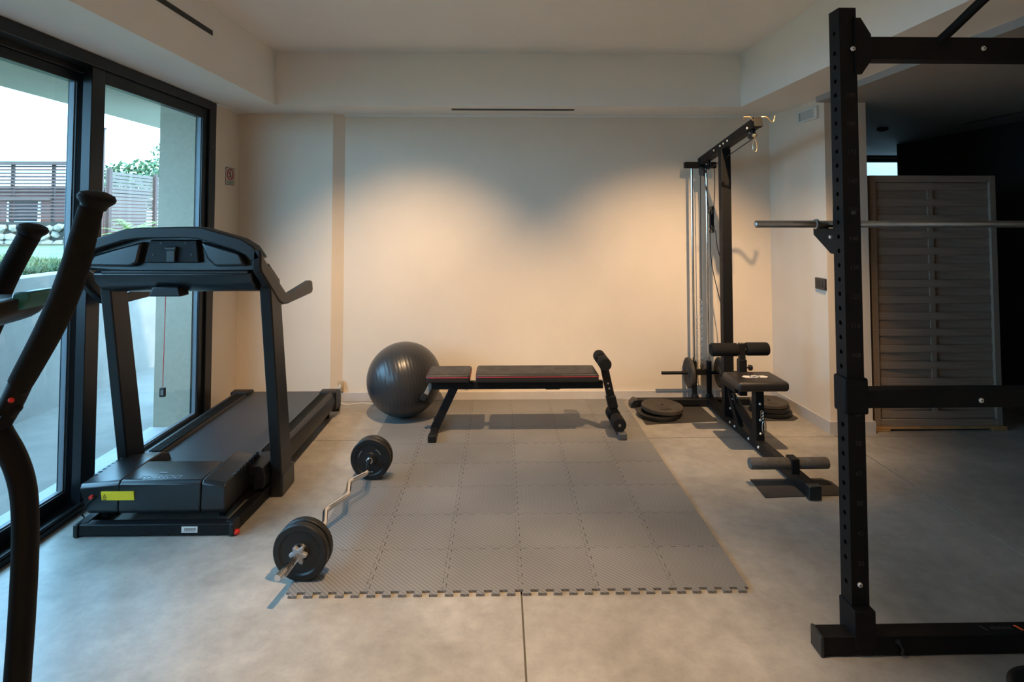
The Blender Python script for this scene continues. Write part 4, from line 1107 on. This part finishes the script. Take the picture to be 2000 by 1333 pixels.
# seat
obj('seat_post', M().box(ax_ - 0.005, ax_ + 0.050, 3.615, 3.675, 0.07, 0.400), BLACK, lm, bevel=0.004)
obj('seat_brace', M().bar((ax_ + 0.02, 4.06, 0.225), (ax_ + 0.02, 3.66, 0.085), 0.04, 0.04), BLACK, lm, bevel=0.003)
st_ = obj('seat_pad', M().box(1.455, 1.775, 3.520, 3.790, 0.398, 0.458), LEATHER, lm, bevel=0.022, seg=4)
pl_ = M()
for (xc_, s_) in ((1.565, 1), (1.665, -1)):
    pl_.prism([(xc_ - 0.034 * s_, 3.655), (xc_ - 0.010 * s_, 3.680), (xc_ + 0.030 * s_, 3.672), (xc_ + 0.012 * s_, 3.655), (xc_ + 0.030 * s_, 3.634), (xc_ - 0.016 * s_, 3.630)], 'z', 0.4575, 0.4588)
ringp = [(1.615 + 0.020 * math.cos(2 * PI * k / 20), 3.655 + 0.022 * math.sin(2 * PI * k / 20), 0.4584) for k in range(20)]
pl_.tube(ringp, 0.003, 5, closed=True)
obj('seat_emblem', pl_, WHITEINK, st_, smooth=False, label='white printed emblem')
# knee hold down
obj('knee_post', M().box(ax_ - 0.040, ax_ + 0.012, 3.770, 3.815, 0.30, 0.535).box(ax_ - 0.06, ax_ + 0.02, 3.80, 4.06, 0.31, 0.35), BLACK, lm, bevel=0.004)
obj('knee_upright', M().box(ax_ - 0.034, ax_ + 0.006, 3.775, 3.808, 0.52, 0.640), PLASTIC2, lm, bevel=0.003)
def roller_x(x0, x1, y, z, r, m_):
    L_ = x1 - x0
    return obj('foam_roller', M().lathe([(r * 0.3, 0), (r * 0.9, 0.001), (r, 0.009), (r, L_ - 0.009), (r * 0.9, L_ - 0.001), (r * 0.3, L_)], (x0, y, z), (1, 0, 0), 26), m_, lm)
roller_x(1.385, 1.562, 3.79, 0.598, 0.043, FOAM)
roller_x(1.615, 1.765, 3.79, 0.602, 0.043, FOAM)
obj('roller_axle', M().cyl((1.40, 3.79, 0.60), (1, 0, 0), 0.011, 0.36, 12), STEEL, lm)
obj('adjust_knob', M().lathe([(0.006, 0), (0.006, 0.018), (0.018, 0.020), (0.020, 0.030), (0.016, 0.040)], (ax_ + 0.012, 3.79, 0.480), (1, 0, 0), 14), PLASTIC, lm)
obj('knee_bolt', M().cyl((ax_ + 0.012, 3.79, 0.425), (1, 0, 0), 0.009, 0.008, 12), BLACK, lm)
# foot rest
obj('foot_rest_tube', M().cyl((1.375, 3.175, 0.118), (1, 0, 0), 0.012, 0.425, 12), STEEL, lm)
roller_x(1.365, 1.585, 3.175, 0.118, 0.031, FOAMWORN)
roller_x(1.625, 1.800, 3.175, 0.118, 0.031, FOAMWORN)
obj('foot_rest_bracket', M().box(1.583, 1.628, 3.14, 3.21, 0.070, 0.152), BLACK, lm, bevel=0.004)
for yy in (4.02, 3.94, 3.72, 3.58):
    obj('bolt', M().lathe([(0.009, 0), (0.009, 0.004), (0.004, 0.008)], (ax_ - 0.006, yy, 0.045), (-1, 0, 0), 12), BOLT, lm)
for zz_ in (0.27, 0.13):
    obj('bolt', M().lathe([(0.009, 0), (0.009, 0.004), (0.004, 0.008)], (ax_ + 0.010, 4.054, zz_), (0, -1, 0), 12), BOLT, lm)
for zz_ in (0.30, 0.20, 0.115):
    obj('bolt', M().lathe([(0.008, 0), (0.008, 0.004), (0.004, 0.008)], (ax_ + 0.022, 3.614, zz_), (0, -1, 0), 12), BOLT, lm)
# hanging carabiner on the seat post
hc_ = []
for k in range(18):
    w = 2 * PI * k / 18; hc_.append((ax_ + 0.040 + 0.012 * math.cos(w), 3.600, 0.160 + 0.040 * math.sin(w)))
obj('spare_snap_hook', M().tube(hc_, 0.003, 6, closed=True), STEEL, lm)
ch_ = M()
for k in range(3):
    ch_.tube([(ax_ + 0.030 + 0.008 * math.cos(2 * PI * j / 10), 3.606, 0.215 + k * 0.018 + 0.011 * math.sin(2 * PI * j / 10)) for j in range(10)], 0.0025, 5, closed=True)
obj('short_chain', ch_, CHROME, lm)

# plates on the carriage and on the floor
def weight_plate(label, c, axis, r, t, m_=DUSTYIRON, hole=0.014, text=None):
    w_ = root('weight_plate', label, 'weight plate', (c[0], c[1], max(c[2] - (r if abs(axis[2]) < 0.5 else t / 2), 0)), 'loose black weight plates')
    obj('disc', M().lathe(plate_profile(r, t, hole), c, axis, 44), m_, w_)
    if text:
        tm_ = M()
        for a0 in (PI / 2, -PI / 2):
            for k in range(7):
                a = a0 + (k - 3) * 0.16
                p = Vector((c[0] + 0.54 * r * math.cos(a), c[1] + 0.54 * r * math.sin(a), c[2] + t * 0.33))
                d_ = Vector((math.cos(a), math.sin(a), 0)) * r * (0.07 if k % 2 else 0.09)
                tm_.bar(p - d_, p + d_, r * 0.06, 0.003)
        obj('raised_lettering', tm_, m_, w_, smooth=False)
    return w_
weight_plate('weight plate loaded on the left side of the pulldown carriage', (1.487, 4.545, 0.2475), (1, 0.02, 0), 0.118, 0.026)
weight_plate('weight plate loaded on the right side of the pulldown carriage', (1.735, 4.545, 0.2475), (1, -0.02, 0), 0.118, 0.026)
weight_plate('lower weight plate of the left floor pair beside the pulldown machine', (1.165, 4.285, 0.0215), (0, 0, 1), 0.152, 0.030, IRON)
weight_plate('upper weight plate of the left floor pair beside the pulldown machine', (1.205, 4.310, 0.0590), (0.02, -0.015, 1), 0.152, 0.032, DUSTYIRON, text=True)
weight_plate('bottom weight plate of the right stack by the right wall', (2.035, 4.318, 0.0215), (0, 0, 1), 0.138, 0.030, IRON)
weight_plate('middle weight plate of the right stack by the right wall', (2.020, 4.322, 0.0540), (0, 0, 1), 0.138, 0.030, IRON)
weight_plate('top weight plate of the right stack by the right wall', (2.015, 4.325, 0.0850), (0, 0, 1), 0.135, 0.028, DUSTYIRON, text=True)
weight_plate('single weight plate lying flat behind the pulldown seat post', (1.765, 4.235, 0.018), (0, 0, 1), 0.105, 0.024, DUSTYIRON)

def sheet(name, label, poly):
    o = obj(name, M().prism(poly, 'z', 0.0008, 0.0045), MATRUB, smooth=False)
    tag(o, label, 'mat')
    return o
sheet('floor_sheet', 'thin dark rubber sheet under the left pair of plates', [(1.032, 4.105), (1.560, 4.165), (1.555, 4.60), (1.030, 4.60)])
sheet('floor_sheet', 'thin dark rubber sheet under the right stack of plates', [(1.690, 4.160), (2.120, 4.165), (2.175, 4.21), (2.17, 4.46), (1.690, 4.47)])
sheet('floor_sheet', 'thin dark rubber sheet under the front end of the pulldown machine', [(1.384, 3.030), (1.835, 3.050), (1.835, 3.205), (1.80, 3.245), (1.395, 3.240)])

# ================================================================== POWER RACK
rk = root('power_rack', 'matt black power rack with numbered upright in the right foreground', 'rack', (1.8, 2.0, 0))
RX0, RX1, RY0, RY1 = 1.187, 1.247, 1.965, 2.027
PTOP = 2.203
def perforated(mb, x, y0, y1, z0, z1, zs, r, flip=False):
    """a vertical wall in the YZ plane with octagonal holes at the heights zs"""
    ym = (y0 + y1) / 2
    cuts = [z0] + [(a + b) / 2 for a, b in zip(zs[:-1], zs[1:])] + [z1]
    for k, zc in enumerate(zs):
        a, b = cuts[k], cuts[k + 1]
        outer = [(y1, zc), (y1, b), (ym, b), (y0, b), (y0, zc), (y0, a), (ym, a), (y1, a)]
        inner = [(ym + r * math.cos(PI / 4 * j), zc + r * math.sin(PI / 4 * j)) for j in range(8)]
        vs = [(x, y, z) for y, z in outer] + [(x, y, z) for y, z in inner]
        mb.add(vs, [(j, (j + 1) % 8, 8 + (j + 1) % 8, 8 + j) for j in range(8)])
        # hole wall
        d = 0.004
        vs = [(x, y, z) for y, z in inner] + [(x + d, y, z) for y, z in inner]
        mb.add(vs, [(j, (j + 1) % 8, 8 + (j + 1) % 8, 8 + j) for j in range(8)])
hz_ = [0.217] + [0.298 + 0.0500 * k for k in range(36)] + [2.12]
def rack_post(x0, x1, mirror=False):
    m = M()
    perforated(m, x0, RY0, RY1, 0.02, PTOP, hz_, 0.0085)
    m.add([(x0, RY0, 0.02), (x1, RY0, 0.02), (x1, RY1, 0.02), (x0, RY1, 0.02), (x0, RY0, PTOP), (x1, RY0, PTOP), (x1, RY1, PTOP), (x0, RY1, PTOP)],
          [(0, 1, 5, 4), (1, 2, 6, 5), (2, 3, 7, 6), (4, 5, 6, 7), (0, 3, 2, 1)])
    # inner liner so the holes read dark
    return m
def post_obj(m):
    me = bpy.data.meshes.new('post'); me.from_pydata(m.v, [], m.f); me.materials.append(RACKM)
    o = bpy.data.objects.new('post', me); COL.objects.link(o); WL[o.name] = Vector((0, 0, 0))
    o.parent = rk; o.matrix_parent_inverse = Matrix.Translation(-WL[rk.name])
    return o
p1 = post_obj(rack_post(RX0, RX1))
p2 = post_obj(rack_post(2.43, 2.49))
tn = M()
for k in range(3, 20):
    if k in (14, 20): pass
    tn.mesh(text_mesh(str(k * 10), 0.022, 0.0003), T((RX0 + RX1) / 2 + 0.004, RY0 - 0.0005, k * 0.1 - 0.008) @ FACE_CAM)
obj('height_numbers', tn, RACKNUM, p1, smooth=False, label='faint grey height numbers')
obj('base_beam', M().box(1.072, 2.60, 1.945, 2.006, 0.004, 0.066), RACKM, rk, bevel=0.002)
obj('beam_cap', M().box(1.066, 1.078, 1.942, 2.009, 0.001, 0.069), PLASTIC, rk, bevel=0.003)
ft = M().box(RX0 - 0.006, RX1 + 0.006, RY0 - 0.024, RY1 + 0.004, 0.03, 0.150)
obj('base_socket', ft, RACKM, rk, bevel=0.003)
obj('base_socket', M().box(2.424, 2.496, RY0 - 0.024, RY1 + 0.004, 0.03, 0.150), RACKM, rk, bevel=0.003)
obj('mid_beam', M().box(RX1, 2.43, 1.964, 2.020, 0.812, 0.872), RACKM, rk, bevel=0.002)
for a, b_ in ((RX0 - 0.010, RX1 + 0.012), (2.418, 2.50)):
    obj('beam_bracket', M().box(a, b_, RY0 - 0.006, RY1 + 0.006, 0.790, 0.915), RACKM, rk, bevel=0.008)
obj('top_beam', M().box(RX1, 2.43, 1.964, 2.022, 2.020, 2.100), RACKM, rk, bevel=0.002)
obj('corner_gusset', M().prism([(RX1 - 0.01, 2.165), (RX1 + 0.012, 2.165), (RX1 + 0.048, 2.105), (RX1 + 0.048, 2.015), (RX1 + 0.012, 1.965), (RX1 - 0.01, 1.965)], 'y', 1.957, 1.966), RACKM, rk, bevel=0.001)
obj('corner_gusset', M().prism([(2.44, 2.165), (2.418, 2.165), (2.382, 2.105), (2.382, 2.015), (2.418, 1.965), (2.44, 1.965)], 'y', 1.957, 1.966), RACKM, rk, bevel=0.001)
for x, z, y in ((1.228, 2.054, 1.957), (1.698, 2.060, 1.964), (1.215, 0.223, 1.965), (1.650, 0.837, 1.964), (1.222, 1.482, 1.965)):
    bo = obj('bolt', M().lathe([(0.0085, 0), (0.0085, 0.003), (0.006, 0.006)], (x, y, z), (0, -1, 0), 14), BOLT if z != 1.482 else RACKNUM, rk)
    obj('hex_socket', M().cyl((x, y - 0.0055, z), (0, -1, 0), 0.0032, 0.001, 6), INK, bo)
obj('pull_up_arm', M().tube(smooth_path([(1.545, 1.99, 2.08), (1.56, 1.93, 2.115), (1.60, 1.80, 2.205), (1.62, 1.72, 2.235), (1.70, 1.66, 2.24), (2.0, 1.64, 2.24), (2.10, 1.72, 2.235), (2.14, 1.93, 2.115), (2.155, 1.99, 2.08)]), 0.0155, 14), RACKM, rk)
# J-cups holding the bar behind the post
def jcup(x0, x1):
    poly = [(2.027, 1.505), (2.036, 1.505), (2.038, 1.425), (2.150, 1.425), (2.158, 1.440), (2.168, 1.440), (2.166, 1.400), (2.055, 1.335), (2.027, 1.335)]
    return M().prism(poly, 'x', x0, x1)
obj('bar_hook', jcup(RX0 + 0.004, RX1 - 0.004), RACKM, rk, bevel=0.002)
obj('bar_hook', jcup(2.434, 2.486), RACKM, rk, bevel=0.002)
obj('hook_pin', M().cyl((RX0 - 0.004, 2.045, 1.395), (1, 0, 0), 0.006, 0.07, 10), BOLT, rk)
# base sticker
bs = M()
for k in range(7): bs.box(1.668 + k * 0.011, 1.675 + k * 0.011, 1.970, 1.982 + (k % 2) * 0.003, 0.066, 0.0666)
bs.prism([(1.636, 1.988), (1.646, 1.988), (1.656, 1.964), (1.646, 1.964)], 'z', 0.066, 0.0666)
obj('base_print', bs, RACKNUM, rk, smooth=False)
obj('orange_mark', M().prism([(1.757, 1.988), (1.766, 1.988), (1.776, 1.964), (1.767, 1.964)], 'z', 0.066, 0.0668), ORANGE, rk, smooth=False, label='orange printed bar')
obj('lock_pin', M().tube([(1.325, 1.943, 0.050), (1.338, 1.937, 0.030), (1.335, 1.938, 0.008)], 0.004, 8).cyl((1.325, 1.950, 0.050), (0, -1, 0), 0.008, 0.010, 12), PLASTIC, rk)

bb = root('straight_barbell', 'straight grey steel barbell resting on the power rack hooks', 'barbell', (1.8, 2.10, 1.43))
obj('sleeve', M().lathe([(0.010, 0), (0.0135, 0.003), (0.0135, 0.225)], (0.937, 2.10, 1.441), (1, 0, 0), 20), STEEL, bb)
obj('sleeve', M().lathe([(0.010, 0), (0.0135, 0.003), (0.0135, 0.225)], (2.75, 2.10, 1.441), (-1, 0, 0), 20), STEEL, bb)
for xx in (1.160, 2.515):
    obj('collar', M().lathe([(0.013, 0), (0.019, 0.002), (0.019, 0.010), (0.013, 0.012)], (xx, 2.10, 1.441), (1, 0, 0), 22), STEEL, bb)
obj('shaft', M().cyl((1.170, 2.10, 1.441), (1, 0, 0), 0.0130, 1.35, 20), STEEL, bb)

weight_plate('black weight plate on the floor cut off at the bottom right corner', (1.685, 1.725, 0.0165), (0, 0, 1), 0.14, 0.030, IRON)

# ================================================================== STORED FENCE PANELS
def screen(x0, yb, label, n, zb, pal):
    t = root('slatted_panel', label, 'panel', (x0 + 0.45, yb, 0), 'slatted timber panels stacked on a pallet')
    W = 0.895; Ht = 1.735; fr_ = 0.042
    obj('stile', M().box(x0, x0 + fr_, yb - 0.022, yb + 0.022, zb, zb + Ht), SLATM, t, bevel=0.002)
    obj('stile', M().box(x0 + W - fr_, x0 + W, yb - 0.022, yb + 0.022, zb, zb + Ht), SLATM, t, bevel=0.002)
    obj('rail', M().box(x0 + fr_, x0 + W - fr_, yb - 0.020, yb + 0.020, zb + Ht - 0.048, zb + Ht), SLATM, t, bevel=0.002)
    obj('rail', M().box(x0 + fr_, x0 + W - fr_, yb - 0.020, yb + 0.020, zb, zb + 0.048), SLATM, t, bevel=0.002)
    xm = x0 + W * 0.49
    obj('centre_batten', M().box(xm - 0.017, xm + 0.017, yb - 0.006, yb + 0.006, zb + 0.048, zb + Ht - 0.048), SLATM, t, smooth=False)
    pitch = (Ht - 0.100) / n
    srcs = {}
    for k in range(n):
        z0 = zb + 0.050 + k * pitch
        front = (k % 2 == 0)
        if front not in srcs:
            m = M(); seg_ = 12; th = 0.005; xs_ = [x0 + fr_ + 0.003 + (W - 2 * fr_ - 0.006) * i / seg_ for i in range(seg_ + 1)]
            vs = []
            for xx in xs_:
                d = math.sin(PI * (xx - xs_[0]) / (xs_[-1] - xs_[0])) * 0.010 * (-1 if front else 1) + (-0.0027 if front else 0.0027)
                for dy in (-th / 2, th / 2):
                    for dz in ((0.003, pitch - 0.003) if front else (-0.004, pitch + 0.004)): vs.append((xx, yb + d + dy, z0 + dz))
            fs = []
            for i in range(seg_):
                a = i * 4; c = a + 4
                fs += [(a, c, c + 1, a + 1), (a + 2, a + 3, c + 3, c + 2), (a + 1, c + 1, c + 3, a + 3), (a, a + 2, c + 2, c)]
            fs += [(0, 1, 3, 2), (seg_ * 4, seg_ * 4 + 2, seg_ * 4 + 3, seg_ * 4 + 1)]
            m.add(vs, fs)
            srcs[front] = obj('slat', m, SLATM, t)
        else:
            s0 = srcs[front]
            share('slat', s0, (s0.location.x, s0.location.y, z0 + (0.003 if front else -0.004) + random.uniform(-0.0006, 0.0006)), t)
    return t
screen(2.578, 3.975, 'front slatted grey timber panel standing on the pallet in the dark hall', 29, 0.030, True)
screen(2.562, 4.030, 'second slatted timber panel just behind the front one in the dark hall', 29, 0.030, True)
plt = root('pallet_base', 'low raw pine base under the slatted panels', 'pallet', (3.02, 4.02, 0))
obj('board', M().box(2.575, 3.495, 3.945, 4.06, 0.014, 0.0295), PINE, plt, bevel=0.002)
for a, b_ in ((2.575, 2.68), (3.39, 3.495)):
    obj('foot_block', M().box(a, b_, 3.945, 4.06, 0.0005, 0.014), PINE, plt, bevel=0.002)
